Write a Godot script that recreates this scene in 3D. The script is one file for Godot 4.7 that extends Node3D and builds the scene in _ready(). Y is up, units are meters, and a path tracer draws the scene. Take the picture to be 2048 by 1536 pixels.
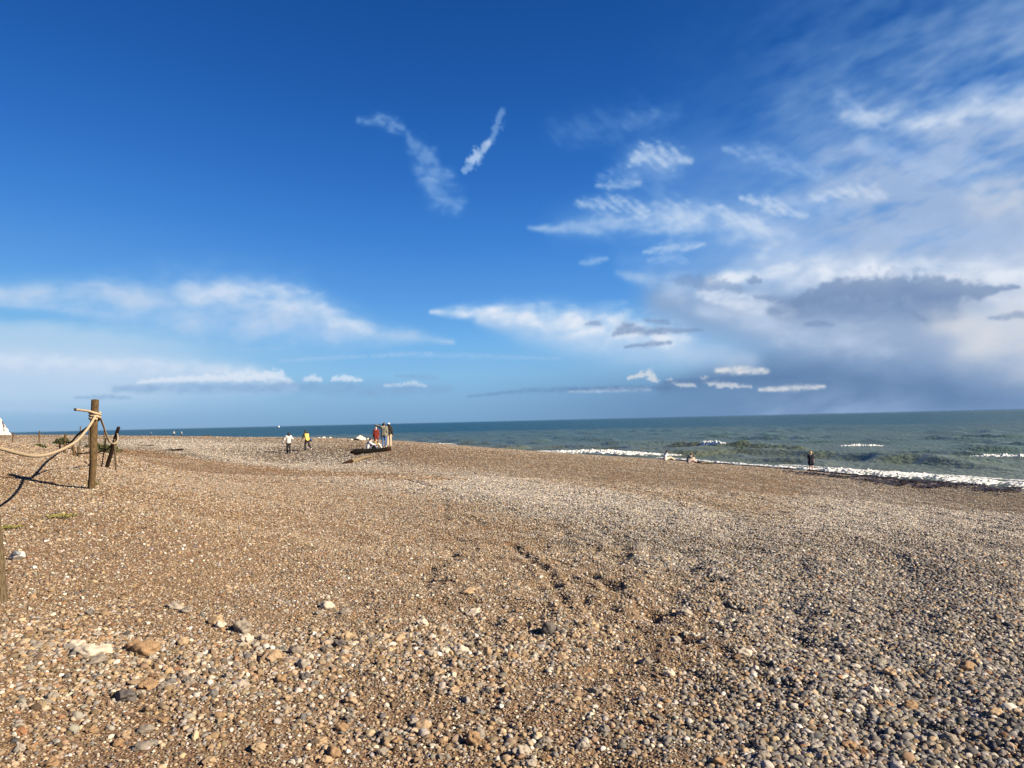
extends Node3D
# A shingle beach on a bright late afternoon: x to the right, -z out towards the sea, y up, metres.
# The eye stands 1.65 m above the shingle; the sea lies 4.9 m below the eye.

const EYE := 1.65
const SEA := -3.25
const SUN_HEIGHT := 29.0
const SUN_TURN := 26.0

# surveyed spots of the beach: x, distance ahead, height
const SPOTS := "0.00,1.80,0.000|-2.00,1.50,0.100|2.20,1.50,-0.050|-1.50,3.70,0.050|0.00,3.70,0.020|2.40,3.70,-0.030|-3.20,3.90,0.200|4.00,3.50,-0.150|0.00,6.00,0.020|3.00,6.00,-0.070|0.00,10.00,-0.010|-2.50,8.00,0.130|4.50,9.00,-0.200|7.00,8.00,-0.400|10.00,8.00,-0.650|-3.00,14.00,0.150|-6.00,5.00,0.550|-9.00,8.00,1.050|-3.96,6.00,0.345|-5.69,10.40,0.876|-7.04,11.05,1.007|-6.78,10.20,0.833|-8.55,16.20,0.855|-8.21,15.80,0.841|-12.82,22.00,0.840|-11.56,20.50,0.741|-11.28,18.00,1.378|-11.98,18.00,1.440|-13.64,24.00,1.192|-12.21,16.00,1.541|-9.25,10.00,1.295|-24.00,34.00,0.650|-36.00,40.00,0.450|-20.00,40.00,0.300|-26.86,52.00,0.563|-92.98,180.00,-0.015|-68.95,110.00,0.234|-162.98,260.00,-0.435|-339.48,520.00,-0.694|-247.23,430.00,-0.777|-196.29,380.00,-0.880|-11.29,25.00,0.332|-12.30,36.00,-0.107|-19.50,48.00,0.154|-18.04,62.00,-0.547|-16.59,57.00,-1.013|-14.95,51.00,-0.994|-19.05,65.50,-0.057|-15.92,63.50,-0.227|-19.81,58.00,-0.619|-22.54,66.00,-0.164|-44.69,110.00,-0.144|-32.43,95.00,-0.224|-18.98,72.00,-0.132|-10.05,55.00,-0.275|-9.76,57.50,-0.008|-7.64,57.00,-0.187|-7.58,31.00,-0.131|-3.98,27.00,-0.135|-116.63,262.00,-0.862|-133.71,285.00,-0.742|-107.72,250.00,-0.877|-10.38,47.50,-0.710|-9.40,52.00,-0.374|-11.98,49.00,-0.565|-28.06,112.00,-0.104|-40.83,135.00,-0.304|-95.47,235.00,-0.889|-66.12,180.00,-0.513|-17.49,88.00,-0.089|-11.02,75.00,-0.237|-6.25,76.00,-0.694|-1.38,79.00,-1.312|3.68,78.00,-1.667|8.27,74.00,-1.916|12.17,69.00,-2.089|13.03,65.50,-2.018|14.59,64.00,-2.141|-0.30,15.80,0.051|-0.51,28.00,-0.284|-0.85,48.00,-0.738|3.22,29.00,-0.626|5.57,50.00,-1.308|4.43,18.50,-0.331|9.86,41.00,-1.425|4.88,13.30,-0.239|11.80,32.00,-1.461|4.84,9.80,-0.084|14.92,30.00,-1.740|5.16,8.30,-0.106|18.14,29.00,-2.084|24.85,64.50,-3.110|26.71,56.50,-3.141|30.35,46.50,-3.172|24.13,37.00,-2.661|38.00,28.00,-3.250|46.09,30.81,-4.350|78.43,42.06,-6.350|31.70,46.50,-3.250|40.14,49.41,-4.350|73.91,61.07,-6.350|25.40,64.50,-3.250|34.22,67.41,-4.350|69.51,79.06,-6.350|18.00,88.00,-3.250|27.13,91.44,-4.350|63.66,105.22,-6.350|9.00,108.00,-3.250|17.89,112.92,-4.350|53.45,132.59,-6.350|-8.00,135.00,-3.250|1.06,140.69,-4.350|37.30,163.47,-6.350|-35.00,178.00,-3.250|-25.25,184.22,-4.350|13.73,209.09,-6.350|-75.00,240.00,-3.250|-64.36,247.12,-4.350|-21.80,275.58,-6.350|-140.00,335.00,-3.250|-127.97,343.46,-4.350|-79.87,377.28,-6.350|-300.00,560.00,-3.250|-284.35,571.13,-4.350|-221.76,615.63,-6.350|300.00,700.00,-10.350|0.00,700.00,-10.350|120.00,200.00,-8.350|80.00,80.00,-7.350|70.00,30.00,-6.850|-150.00,800.00,-10.350|-250.00,800.00,-8.350"
# the waterline: x, distance ahead
const SHORE := [[60.0, -10.0], [43.0, 14.0], [38.0, 28.0], [31.7, 46.5], [25.4, 64.5], [18.0, 88.0], [9.0, 108.0], [-8.0, 135.0], [-35.0, 178.0], [-75.0, 240.0], [-140.0, 335.0], [-300.0, 560.0]]
# clouds: colour, grain, strength, raggedness, softness, then azimuth, elevation and half-width in degrees along each
const CLOUDS := [
	[6, 4, 0.90, 0.60, 1.40, [11.45, 8.57, 1.48, 15.68, 7.97, 2.59, 20.70, 6.58, 3.33, 26.34, 5.84, 4.07, 32.57, 5.65, 4.81, 35.64, 5.37, 5.19]],
	[3, 4, 0.90, 0.50, 1.30, [11.24, 2.21, 0.44, 14.45, 2.72, 0.89, 17.90, 2.94, 1.26, 21.85, 2.77, 1.63, 26.17, 1.91, 2.00, 30.18, 0.87, 2.04, 34.90, 0.24, 2.22]],
	[6, 4, 0.40, 0.50, 1.20, [13.19, 7.03, 0.74, 17.34, 6.27, 1.33, 22.28, 5.51, 1.41, 26.89, 4.80, 1.33]],
	[2, 0, 0.50, 0.50, 1.20, [29.89, 7.17, 1.85, 32.57, 5.65, 2.59, 35.15, 5.41, 2.96]],
	[2, 0, 0.66, 0.50, 1.10, [-35.25, 8.42, 0.52, -31.60, 8.74, 0.74, -28.22, 8.62, 1.11, -24.30, 8.58, 1.56, -20.45, 8.48, 1.85, -16.76, 8.01, 1.85, -13.63, 7.34, 1.33, -9.69, 6.62, 0.67, -4.37, 5.98, 0.19]],
	[1, 0, 0.50, 0.80, 1.00, [-22.72, 9.15, 0.67, -19.45, 9.62, 0.67, -16.75, 9.28, 0.81, -14.67, 8.61, 0.89, -12.91, 7.70, 0.67, -10.41, 6.84, 0.37]],
	[0, 1, 0.24, 0.60, 1.00, [-25.83, 7.35, 0.67, -21.44, 7.14, 0.81, -16.77, 6.80, 0.81, -11.86, 6.47, 0.44]],
	[0, 1, 0.32, 0.50, 1.00, [-34.75, 7.97, 0.15, -32.13, 7.99, 0.19, -29.37, 7.79, 0.30, -26.44, 7.49, 0.37]],
	[0, 1, 0.34, 0.90, 1.20, [-16.78, 4.67, 0.07, -13.65, 4.88, 0.15, -10.80, 4.98, 0.11]],
	[0, 1, 0.38, 0.90, 1.20, [-10.26, 5.01, 0.11, -8.26, 5.14, 0.19, -6.05, 5.08, 0.15]],
	[0, 1, 0.28, 0.90, 1.20, [-6.42, 5.05, 0.15, -3.83, 4.97, 0.19, -0.85, 4.80, 0.15, 3.62, 4.58, 0.07]],
	[0, 1, 0.16, 0.60, 1.00, [-19.48, 5.44, 0.07, -17.80, 5.55, 0.11, -16.78, 5.53, 0.07]],
	[2, 4, 0.55, 0.35, 1.00, [-35.71, 3.71, 1.63, -30.47, 3.63, 1.56, -25.23, 3.61, 1.33, -21.13, 3.47, 1.11, -18.15, 3.18, 0.74, -15.77, 2.81, 0.30]],
	[1, 0, 0.45, 0.40, 1.10, [-35.22, 4.54, 0.59, -32.11, 4.50, 0.59, -26.73, 4.33, 0.52, -22.09, 4.10, 0.56, -18.82, 3.82, 0.56, -17.14, 3.43, 0.44]],
	[1, 2, 0.70, 0.95, 0.42, [-25.98, 3.13, 0.15, -24.30, 3.27, 0.26, -22.10, 3.37, 0.33, -20.15, 3.44, 0.41, -18.15, 3.43, 0.44, -17.03, 3.64, 0.52, -16.18, 3.17, 0.26]],
	[1, 2, 0.70, 0.95, 0.42, [-15.00, 3.30, 0.22, -14.51, 3.41, 0.33, -14.02, 3.26, 0.19]],
	[1, 2, 0.74, 0.95, 0.42, [-13.04, 3.29, 0.22, -12.25, 3.39, 0.33, -11.47, 3.27, 0.26, -11.04, 3.19, 0.11]],
	[1, 2, 0.62, 0.95, 0.52, [-9.38, 2.80, 0.15, -8.29, 2.82, 0.19, -7.19, 2.91, 0.30, -6.39, 2.71, 0.15]],
	[7, 1, 0.55, 0.60, 0.80, [-27.32, 2.73, 0.22, -21.46, 2.78, 0.33, -15.42, 2.80, 0.37, -9.75, 2.51, 0.44, -4.62, 2.50, 0.30]],
	[7, 1, 0.50, 0.60, 0.80, [-8.65, 3.53, 0.07, -6.45, 3.42, 0.19, -5.34, 3.29, 0.07]],
	[7, 1, 0.50, 0.60, 0.80, [-29.63, 2.18, 0.07, -27.91, 2.21, 0.15, -26.43, 2.13, 0.07]],
	[0, 1, 0.28, 0.60, 1.00, [-35.19, 1.38, 0.22, -32.63, 1.47, 0.30, -29.90, 1.31, 0.11]],
	[2, 4, 0.60, 0.60, 1.10, [-2.28, 7.57, 0.37, 2.18, 6.55, 1.11, 6.62, 5.67, 1.33, 11.33, 4.94, 1.33, 14.51, 4.37, 1.04, 17.25, 3.89, 0.59]],
	[1, 0, 0.80, 0.50, 1.00, [-5.92, 8.21, 0.15, -2.64, 8.17, 0.48, 0.34, 7.89, 0.74, 2.95, 7.45, 1.00, 5.91, 6.91, 1.04, 9.57, 6.40, 1.11, 12.43, 5.77, 0.74]],
	[0, 1, 0.28, 0.70, 1.00, [5.20, 8.04, 0.30, 7.06, 8.34, 0.30, 8.61, 8.56, 0.15]],
	[4, 1, 0.68, 0.70, 0.52, [7.66, 6.26, 0.15, 8.48, 6.70, 0.37, 9.57, 6.40, 0.30, 11.74, 6.31, 0.19, 14.05, 6.27, 0.07]],
	[4, 1, 0.64, 0.60, 0.52, [8.44, 5.27, 0.07, 10.27, 5.42, 0.19, 11.71, 5.47, 0.11]],
	[4, 1, 0.59, 0.60, 0.52, [5.62, 7.07, 0.11, 6.58, 7.07, 0.19]],
	[4, 1, 0.51, 0.60, 0.50, [9.96, 7.19, 0.11, 11.58, 6.93, 0.19]],
	[0, 0, 0.36, 1.10, 1.10, [-11.00, 21.50, 0.19, -9.46, 21.63, 0.37, -8.54, 21.33, 0.44, -7.91, 21.15, 0.30]],
	[0, 0, 0.34, 1.10, 1.10, [-7.33, 20.63, 0.22, -6.71, 19.87, 0.56, -6.16, 19.30, 0.67, -5.42, 18.97, 0.30]],
	[0, 0, 0.36, 1.10, 1.10, [-6.92, 18.51, 0.30, -5.81, 18.18, 0.56, -4.43, 17.94, 0.44]],
	[0, 0, 0.34, 1.10, 1.10, [-6.19, 17.59, 0.44, -4.90, 16.62, 0.89, -4.05, 15.99, 0.59]],
	[0, 2, 0.40, 0.80, 0.80, [-0.32, 22.32, 0.33, -0.65, 21.39, 0.41, -1.05, 20.56, 0.37, -1.33, 20.05, 0.26]],
	[1, 2, 0.58, 0.95, 0.60, [-1.44, 20.12, 0.33, -2.02, 19.55, 0.52, -2.60, 18.97, 0.44]],
	[0, 2, 0.55, 0.90, 0.70, [-2.21, 19.21, 0.44, -2.79, 18.70, 0.41, -3.18, 18.36, 0.33]],
	[0, 4, 0.22, 0.80, 1.40, [4.26, 14.32, 1.11, 10.58, 15.04, 2.22, 15.91, 14.26, 2.59, 20.97, 13.41, 2.22]],
	[0, 4, 0.20, 0.80, 1.40, [9.23, 18.58, 1.11, 12.14, 18.36, 1.48, 17.78, 17.79, 1.48, 22.75, 16.83, 2.22]],
	[0, 4, 0.20, 0.80, 1.40, [8.63, 11.60, 0.74, 14.04, 11.27, 1.48, 19.22, 11.20, 1.85]],
	[1, 1, 0.46, 0.80, 1.10, [1.55, 14.23, 0.15, 3.87, 14.01, 0.33, 6.49, 14.22, 0.63, 9.08, 14.15, 0.74, 12.00, 14.17, 1.04, 14.84, 13.84, 1.11, 17.60, 13.14, 0.96, 20.27, 12.47, 0.52]],
	[1, 3, 0.43, 0.90, 1.00, [5.24, 15.87, 0.22, 6.91, 15.68, 0.48, 8.76, 15.58, 0.48, 10.21, 14.89, 0.44]],
	[1, 3, 0.38, 0.90, 1.00, [10.96, 15.53, 0.22, 12.38, 14.73, 0.81, 14.15, 14.42, 0.67]],
	[1, 3, 0.38, 0.90, 1.00, [15.57, 14.64, 0.37, 16.94, 13.82, 0.59, 18.95, 13.01, 0.30]],
	[1, 3, 0.52, 1.00, 1.00, [9.22, 18.31, 0.19, 10.34, 18.91, 0.67, 11.43, 18.75, 0.74, 12.51, 18.39, 0.56, 13.58, 18.23, 0.22]],
	[0, 3, 0.24, 0.90, 1.00, [9.95, 18.19, 1.11, 12.11, 17.51, 1.11, 11.37, 16.89, 0.74]],
	[1, 1, 0.40, 0.90, 1.00, [6.65, 16.99, 0.11, 7.69, 16.90, 0.30, 8.62, 16.98, 0.33, 9.91, 16.96, 0.15]],
	[0, 3, 0.28, 0.90, 1.00, [6.97, 17.53, 0.30, 8.46, 17.78, 0.44, 9.56, 17.53, 0.30]],
	[1, 1, 0.40, 0.90, 1.00, [10.04, 12.06, 0.11, 11.21, 12.28, 0.33, 12.65, 12.25, 0.30, 14.36, 12.34, 0.11]],
	[0, 1, 0.32, 0.90, 1.00, [10.39, 11.47, 0.15, 11.91, 11.59, 0.37, 13.05, 11.23, 0.19]],
	[0, 1, 0.40, 0.80, 1.00, [5.37, 11.54, 0.15, 6.23, 11.65, 0.33, 7.27, 11.78, 0.15]],
	[0, 3, 0.15, 0.90, 1.20, [4.07, 20.84, 0.81, 7.08, 21.02, 1.04, 9.69, 21.23, 1.04, 12.62, 21.37, 0.56]],
	[0, 3, 0.15, 0.90, 1.20, [9.12, 20.95, 0.44, 10.42, 21.24, 0.59, 11.17, 21.60, 0.30]],
	[0, 3, 0.34, 0.80, 1.20, [16.08, 18.71, 0.19, 18.47, 18.04, 0.59, 20.13, 17.24, 0.52, 22.40, 16.23, 0.30]],
	[0, 3, 0.38, 0.90, 1.10, [24.06, 21.05, 0.52, 24.50, 20.30, 0.81, 25.09, 19.48, 0.52]],
	[1, 1, 0.58, 0.90, 1.10, [24.16, 19.73, 0.30, 26.31, 19.08, 0.67, 29.28, 18.75, 0.74, 32.10, 18.68, 0.81, 35.49, 17.69, 1.04]],
	[0, 1, 0.24, 0.90, 1.10, [29.63, 19.99, 0.52, 32.16, 19.69, 0.67, 35.56, 19.09, 0.67]],
	[1, 3, 0.47, 0.90, 1.00, [17.16, 15.24, 0.22, 18.69, 14.84, 0.48, 20.01, 14.19, 0.41, 21.31, 13.64, 0.19]],
	[1, 3, 0.43, 0.90, 1.00, [21.84, 14.72, 0.30, 24.26, 15.06, 0.41, 25.49, 14.63, 0.56, 26.40, 14.31, 0.22]],
	[0, 3, 0.28, 0.90, 1.00, [19.70, 14.90, 0.37, 22.31, 14.26, 0.59, 24.21, 13.70, 0.52]],
	[0, 3, 0.33, 0.90, 1.20, [25.03, 18.08, 0.44, 27.42, 16.75, 0.81, 29.71, 15.58, 1.04, 31.90, 14.43, 0.89]],
	[5, 0, 0.42, 0.90, 1.20, [31.31, 13.61, 0.59, 32.91, 12.89, 1.26, 34.96, 12.09, 1.33]],
	[1, 0, 0.35, 0.90, 1.10, [18.21, 11.22, 0.41, 19.18, 11.96, 0.33]],
	[0, 1, 0.28, 0.90, 1.20, [16.83, 11.06, 0.37, 20.89, 11.39, 0.74, 25.67, 11.54, 0.93, 30.08, 11.30, 1.11, 34.87, 10.30, 1.48]],
	[2, 1, 0.50, 0.70, 1.10, [13.92, 7.71, 0.37, 17.36, 6.80, 0.81, 21.31, 5.44, 0.96, 25.68, 4.55, 1.11]],
	[2, 0, 0.45, 0.60, 1.20, [8.05, 10.66, 0.22, 11.49, 9.79, 0.81, 14.66, 8.81, 1.04, 18.09, 8.02, 1.04]],
	[1, 0, 0.90, 0.35, 1.20, [14.69, 9.74, 0.37, 17.48, 10.03, 0.67, 20.83, 9.82, 1.04, 25.58, 9.50, 1.11, 29.97, 8.77, 1.11, 35.00, 7.68, 1.63]],
	[1, 1, 0.56, 0.80, 0.80, [13.96, 8.93, 0.30, 15.69, 8.32, 0.52, 18.08, 7.74, 0.52, 20.23, 7.17, 0.30]],
	[5, 0, 0.60, 0.60, 1.30, [29.26, 5.61, 1.11, 31.48, 5.43, 1.85, 34.88, 5.13, 2.44]],
	[5, 0, 0.45, 0.60, 1.30, [30.59, 3.90, 0.96, 33.79, 3.68, 1.56, 34.80, 3.45, 1.48]],
	[4, 2, 0.38, 0.60, 0.60, [12.57, 9.87, 0.44, 14.69, 9.60, 0.67, 16.76, 9.03, 0.37]],
	[4, 4, 0.36, 0.60, 1.00, [19.40, 7.20, 0.52, 22.04, 7.66, 0.96, 25.79, 7.35, 1.26, 28.75, 7.09, 1.33, 31.01, 7.19, 0.81]],
	[4, 2, 0.72, 0.60, 0.60, [20.42, 7.78, 0.37, 22.40, 8.39, 0.81, 24.61, 8.40, 1.00, 27.04, 8.30, 1.11, 29.36, 7.93, 0.96, 31.30, 7.57, 0.67, 33.66, 7.59, 0.11]],
	[4, 0, 0.51, 0.70, 0.80, [18.74, 7.35, 0.30, 20.73, 7.45, 0.59, 23.31, 7.36, 0.74, 25.79, 7.22, 0.74]],
	[4, 0, 0.64, 0.70, 0.80, [27.30, 7.42, 0.89, 28.45, 6.92, 0.96, 29.60, 6.81, 0.74]],
	[4, 2, 0.59, 0.60, 0.47, [17.46, 9.54, 0.26, 17.74, 9.59, 0.33, 18.14, 9.45, 0.19]],
	[4, 1, 0.51, 0.70, 0.50, [17.76, 8.40, 0.15, 19.43, 8.07, 0.30, 20.75, 7.83, 0.30]],
	[4, 1, 0.55, 0.60, 0.50, [21.02, 6.29, 0.11, 21.99, 6.26, 0.22, 22.85, 6.09, 0.07]],
	[4, 1, 0.51, 0.70, 0.50, [32.04, 5.82, 0.11, 33.63, 5.86, 0.26, 34.91, 5.80, 0.30]],
	[5, 2, 0.74, 0.95, 0.47, [8.59, 2.91, 0.15, 9.29, 3.11, 0.22, 10.05, 3.16, 0.44, 10.61, 2.70, 0.22]],
	[5, 2, 0.66, 0.95, 0.52, [11.55, 2.67, 0.19, 12.32, 2.35, 0.26, 13.31, 2.25, 0.19]],
	[5, 2, 0.74, 0.95, 0.47, [14.03, 2.59, 0.30, 14.96, 2.27, 0.37, 16.17, 2.15, 0.30, 17.26, 2.04, 0.11]],
	[5, 1, 0.80, 0.60, 0.50, [17.86, 1.84, 0.11, 20.19, 1.90, 0.22, 22.07, 1.90, 0.11]],
	[5, 1, 0.80, 0.60, 0.50, [14.96, 3.31, 0.15, 16.55, 3.28, 0.26, 18.41, 3.10, 0.15]],
	[2, 1, 0.70, 0.60, 0.60, [4.30, 2.11, 0.07, 7.25, 2.14, 0.15, 10.16, 2.13, 0.11]],
	[3, 1, 0.40, 0.80, 1.00, [-3.33, 1.91, 0.07, 0.96, 2.26, 0.15, 4.67, 2.25, 0.19]],
	[3, 1, 0.60, 0.80, 0.90, [4.30, 2.26, 0.11, 7.62, 2.24, 0.19, 11.60, 2.19, 0.15]],
	[3, 1, 0.80, 0.50, 0.50, [11.26, 2.61, 0.11, 15.14, 2.62, 0.19, 18.56, 2.63, 0.22, 20.29, 2.63, 0.11]],
	[3, 1, 0.50, 0.50, 0.60, [16.51, 2.28, 0.15, 19.87, 2.16, 0.19, 22.46, 2.13, 0.15]],
]

var rng := RandomNumberGenerator.new()
var relief := FastNoiseLite.new()
var swirl := FastNoiseLite.new()
var taken := {}
var clock := 0


func lap(what: String) -> void:
	print(what, " ", Time.get_ticks_msec() - clock, " ms")
	clock = Time.get_ticks_msec()


func lin(r: float, g: float, b: float) -> Color:
	return Color(r, g, b).linear_to_srgb()


func numbered(called: String) -> String:
	var n: int = taken.get(called, 0)
	taken[called] = n + 1
	return called if n == 0 else "%s_%03d" % [called, n]


func tag(o: Node, label: String, category: String, group := "") -> void:
	o.set_meta("label", label)
	o.set_meta("category", category)
	if group:
		o.set_meta("group", group)


func thing(called: String, label: String, category: String, at := Vector3.ZERO, turn := 0.0, group := "") -> Node3D:
	var o := Node3D.new()
	o.name = numbered(called)
	add_child(o)
	o.position = at
	o.rotation.y = turn
	tag(o, label, category, group)
	return o


func part(called: String, mesh: Mesh, m: Material, parent: Node) -> MeshInstance3D:
	var o := MeshInstance3D.new()
	o.name = numbered(called) if parent == self else called
	o.mesh = mesh
	o.material_override = m
	parent.add_child(o, true)
	return o


func matte(r: float, g: float, b: float, rough := 0.9) -> StandardMaterial3D:
	var m := StandardMaterial3D.new()
	m.albedo_color = lin(r, g, b)
	m.roughness = rough
	m.metallic_specular = 0.35
	return m


func noise_of(seed_: int, freq: float, octaves := 4, kind := FastNoiseLite.TYPE_SIMPLEX_SMOOTH) -> FastNoiseLite:
	var n := FastNoiseLite.new()
	n.seed = seed_
	n.frequency = freq
	n.noise_type = kind
	n.fractal_type = FastNoiseLite.FRACTAL_FBM if octaves > 1 else FastNoiseLite.FRACTAL_NONE
	n.fractal_octaves = octaves
	return n


# ---------------------------------------------------------------- the lie of the land
var table := PackedFloat32Array()
const T_A := 140
const T_D := 120
const A0 := -1.22
const A1 := 1.22
const D0 := 0.9
const D1 := 900.0


func survey() -> void:
	var u := PackedFloat64Array()
	var v := PackedFloat64Array()
	var h := PackedFloat64Array()
	for s in SPOTS.split("|"):
		var f := s.split_floats(",")
		u.append(atan2(f[0], f[1]))
		v.append(0.62 * log(Vector2(f[0], f[1]).length()))
		h.append(f[2])
	var n := u.size()
	var m := n + 3
	var rows := []
	for i in m:
		var r := PackedFloat64Array()
		r.resize(m + 1)
		if i < n:
			for j in n:
				var q := (u[i] - u[j]) ** 2 + (v[i] - v[j]) ** 2
				r[j] = (q * log(q) if q > 1e-12 else 0.0) + (0.002 if i == j else 0.0)
			r[n] = 1.0
			r[n + 1] = u[i]
			r[n + 2] = v[i]
			r[m] = h[i]
		else:
			for j in n:
				r[j] = [1.0, u[j], v[j]][i - n]
		rows.append(r)
	for c in m:
		var best := c
		for i in range(c, m):
			if absf(rows[i][c]) > absf(rows[best][c]):
				best = i
		var swap = rows[c]
		rows[c] = rows[best]
		rows[best] = swap
		var pivot: PackedFloat64Array = rows[c]
		for i in range(c + 1, m):
			var r: PackedFloat64Array = rows[i]
			var k := r[c] / pivot[c]
			if k != 0.0:
				for j in range(c, m + 1):
					r[j] -= k * pivot[j]
				rows[i] = r
	var w := PackedFloat64Array()
	w.resize(m)
	for c in range(m - 1, -1, -1):
		var r: PackedFloat64Array = rows[c]
		var t := r[m]
		for j in range(c + 1, m):
			t -= r[j] * w[j]
		w[c] = t / r[c]
	table.resize(T_A * T_D)
	for b in T_D:
		var vv := 0.62 * lerpf(log(D0), log(D1), float(b) / (T_D - 1))
		for a in T_A:
			var uu := lerpf(A0, A1, float(a) / (T_A - 1))
			var t := w[n] + w[n + 1] * uu + w[n + 2] * vv
			for i in n:
				var q := (uu - u[i]) ** 2 + (vv - v[i]) ** 2
				if q > 1e-12:
					t += w[i] * q * log(q)
			table[b * T_A + a] = t


func lie(x: float, d: float) -> float:
	var fa := clampf((atan2(x, d) - A0) / (A1 - A0), 0.0, 0.99999) * (T_A - 1)
	var fb := clampf((log(maxf(sqrt(x * x + d * d), D0)) - log(D0)) / (log(D1) - log(D0)), 0.0, 0.99999) * (T_D - 1)
	var a := int(fa)
	var b := int(fb)
	fa -= a
	fb -= b
	var k := b * T_A + a
	return lerpf(lerpf(table[k], table[k + 1], fa), lerpf(table[k + T_A], table[k + T_A + 1], fa), fb)


# tracks and scuffs trodden into the shingle: x, d, x, d, half-width, depth
const FURROWS := [
	[-1.44, 16.0, -1.14, 12.6, 0.10, 0.06], [-0.9, 13.3, -0.5, 12.1, 0.10, 0.05], [-0.08, 10.4, 0.3, 9.0, 0.09, 0.06],
	[0.3, 9.0, 0.4, 7.9, 0.09, 0.07], [0.4, 7.9, 0.46, 6.6, 0.08, 0.05], [0.8, 8.5, 1.0, 7.7, 0.10, 0.06], [-0.85, 9.8, -0.72, 9.3, 0.10, 0.06],
	[1.4, 8.2, 1.5, 7.3, 0.12, 0.06], [1.1, 7.0, 1.25, 6.2, 0.1, 0.05], [1.9, 9.5, 2.1, 8.2, 0.14, 0.06], [1.5, 4.9, 2.1, 4.2, 0.1, 0.05],
	[2.1, 4.2, 2.5, 3.6, 0.1, 0.05], [1.25, 5.9, 1.6, 5.2, 0.1, 0.04], [-3.4, 24.0, -1.5, 18.0, 0.16, 0.06], [0.6, 12.2, 1.0, 10.5, 0.14, 0.05],
]


func ground(x: float, d: float) -> float:
	var y := lie(x, d)
	if d > 45.0 or d < 0.5:
		return y + 0.05 * relief.get_noise_2d(x * 0.35, d * 0.35)
	# shallow cusps that run with the shore, stronger towards the sea side
	var along := x * 0.33 + d * 0.94
	var across := x * 0.94 - d * 0.33
	var side := clampf((x + 1.5) / 4.0 + 0.15 - absf(d - 8.0) * 0.02, 0.15, 1.0)
	y += side * 0.07 * swirl.get_noise_2d(across * 1.1, along * 0.42) + 0.03 * relief.get_noise_2d(x * 1.3, d * 1.3)
	y += side * 0.018 * swirl.get_noise_2d(x * 4.2, d * 4.2)
	if d < 26.0 and x > -4.0 and x < 3.0:
		for f in FURROWS:
			var ax: float = f[0]
			var ad: float = f[1]
			var bx: float = f[2] - ax
			var bd: float = f[3] - ad
			var px := x - ax
			var pd := d - ad
			var t := clampf((px * bx + pd * bd) / (bx * bx + bd * bd), 0.0, 1.0)
			var q: float = ((px - t * bx) ** 2 + (pd - t * bd) ** 2) / (f[4] * f[4] * 0.55)
			if q < 6.0:
				y -= (0.5 + 0.6 * swirl.get_noise_2d(x * 3.0 + 9.0, d * 3.0)) * f[5] * (exp(-q) - 0.3 * exp(-(sqrt(q) - 1.8) ** 2 * 2.0))
		var pit := 1.0 - ((x - 0.6) ** 2 + (d - 8.5) ** 2 * 0.35) / 9.0
		if pit > 0.0:
			y -= pit * 0.03 * smoothstep(0.22, 0.5, swirl.get_noise_2d(x * 2.2 + 50.0, d * 1.3))
			y += sqrt(pit) * 0.035 * swirl.get_noise_2d(x * 3.4 + 5.0, d * 1.9)
	return y


func near_line(x: float, d: float, line: Array) -> float:
	var best := 1e9
	for i in line.size() - 1:
		var ax: float = line[i][0]
		var ad: float = line[i][1]
		var bx: float = line[i + 1][0] - ax
		var bd: float = line[i + 1][1] - ad
		var t := clampf(((x - ax) * bx + (d - ad) * bd) / (bx * bx + bd * bd), 0.0, 1.0)
		best = minf(best, (x - ax - t * bx) ** 2 + (d - ad - t * bd) ** 2)
	return sqrt(best)


# how far out to sea (+) or up the beach (-) a spot lies
func offshore(x: float, d: float) -> float:
	var best := 1e18
	var side := 1.0
	for i in SHORE.size() - 1:
		var ax: float = SHORE[i][0]
		var ad: float = SHORE[i][1]
		var bx: float = SHORE[i + 1][0] - ax
		var bd: float = SHORE[i + 1][1] - ad
		var px := x - ax
		var pd := d - ad
		var t := clampf((px * bx + pd * bd) / (bx * bx + bd * bd), 0.0, 1.0)
		var q := (px - t * bx) ** 2 + (pd - t * bd) ** 2
		if q < best:
			best = q
			side = 1.0 if bd * px - bx * pd > 0.0 else -1.0
	return side * sqrt(best)


const GREY_BAND := [[-52.0, 103.0], [-21.3, 57.0], [-7.3, 34.5], [-1.87, 22.5], [0.8, 17.3], [2.3, 13.1], [2.8, 10.3], [3.4, 8.0], [3.4, 5.3], [3.3, 2.0]]
# the bank of bleached stones on the upper beach and along its crest
const PALE_BANK := [[-75.0, 150.0], [-21.3, 62.0], [-7.3, 38.0], [0.0, 24.0], [5.0, 17.0], [10.0, 24.0], [14.0, 45.0], [13.0, 68.0]]
const RUST_BAND := [[-22.3, 43.5], [-14.3, 35.2], [-9.2, 29.6], [-5.8, 27.3], [-2.8, 24.4]]


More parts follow.
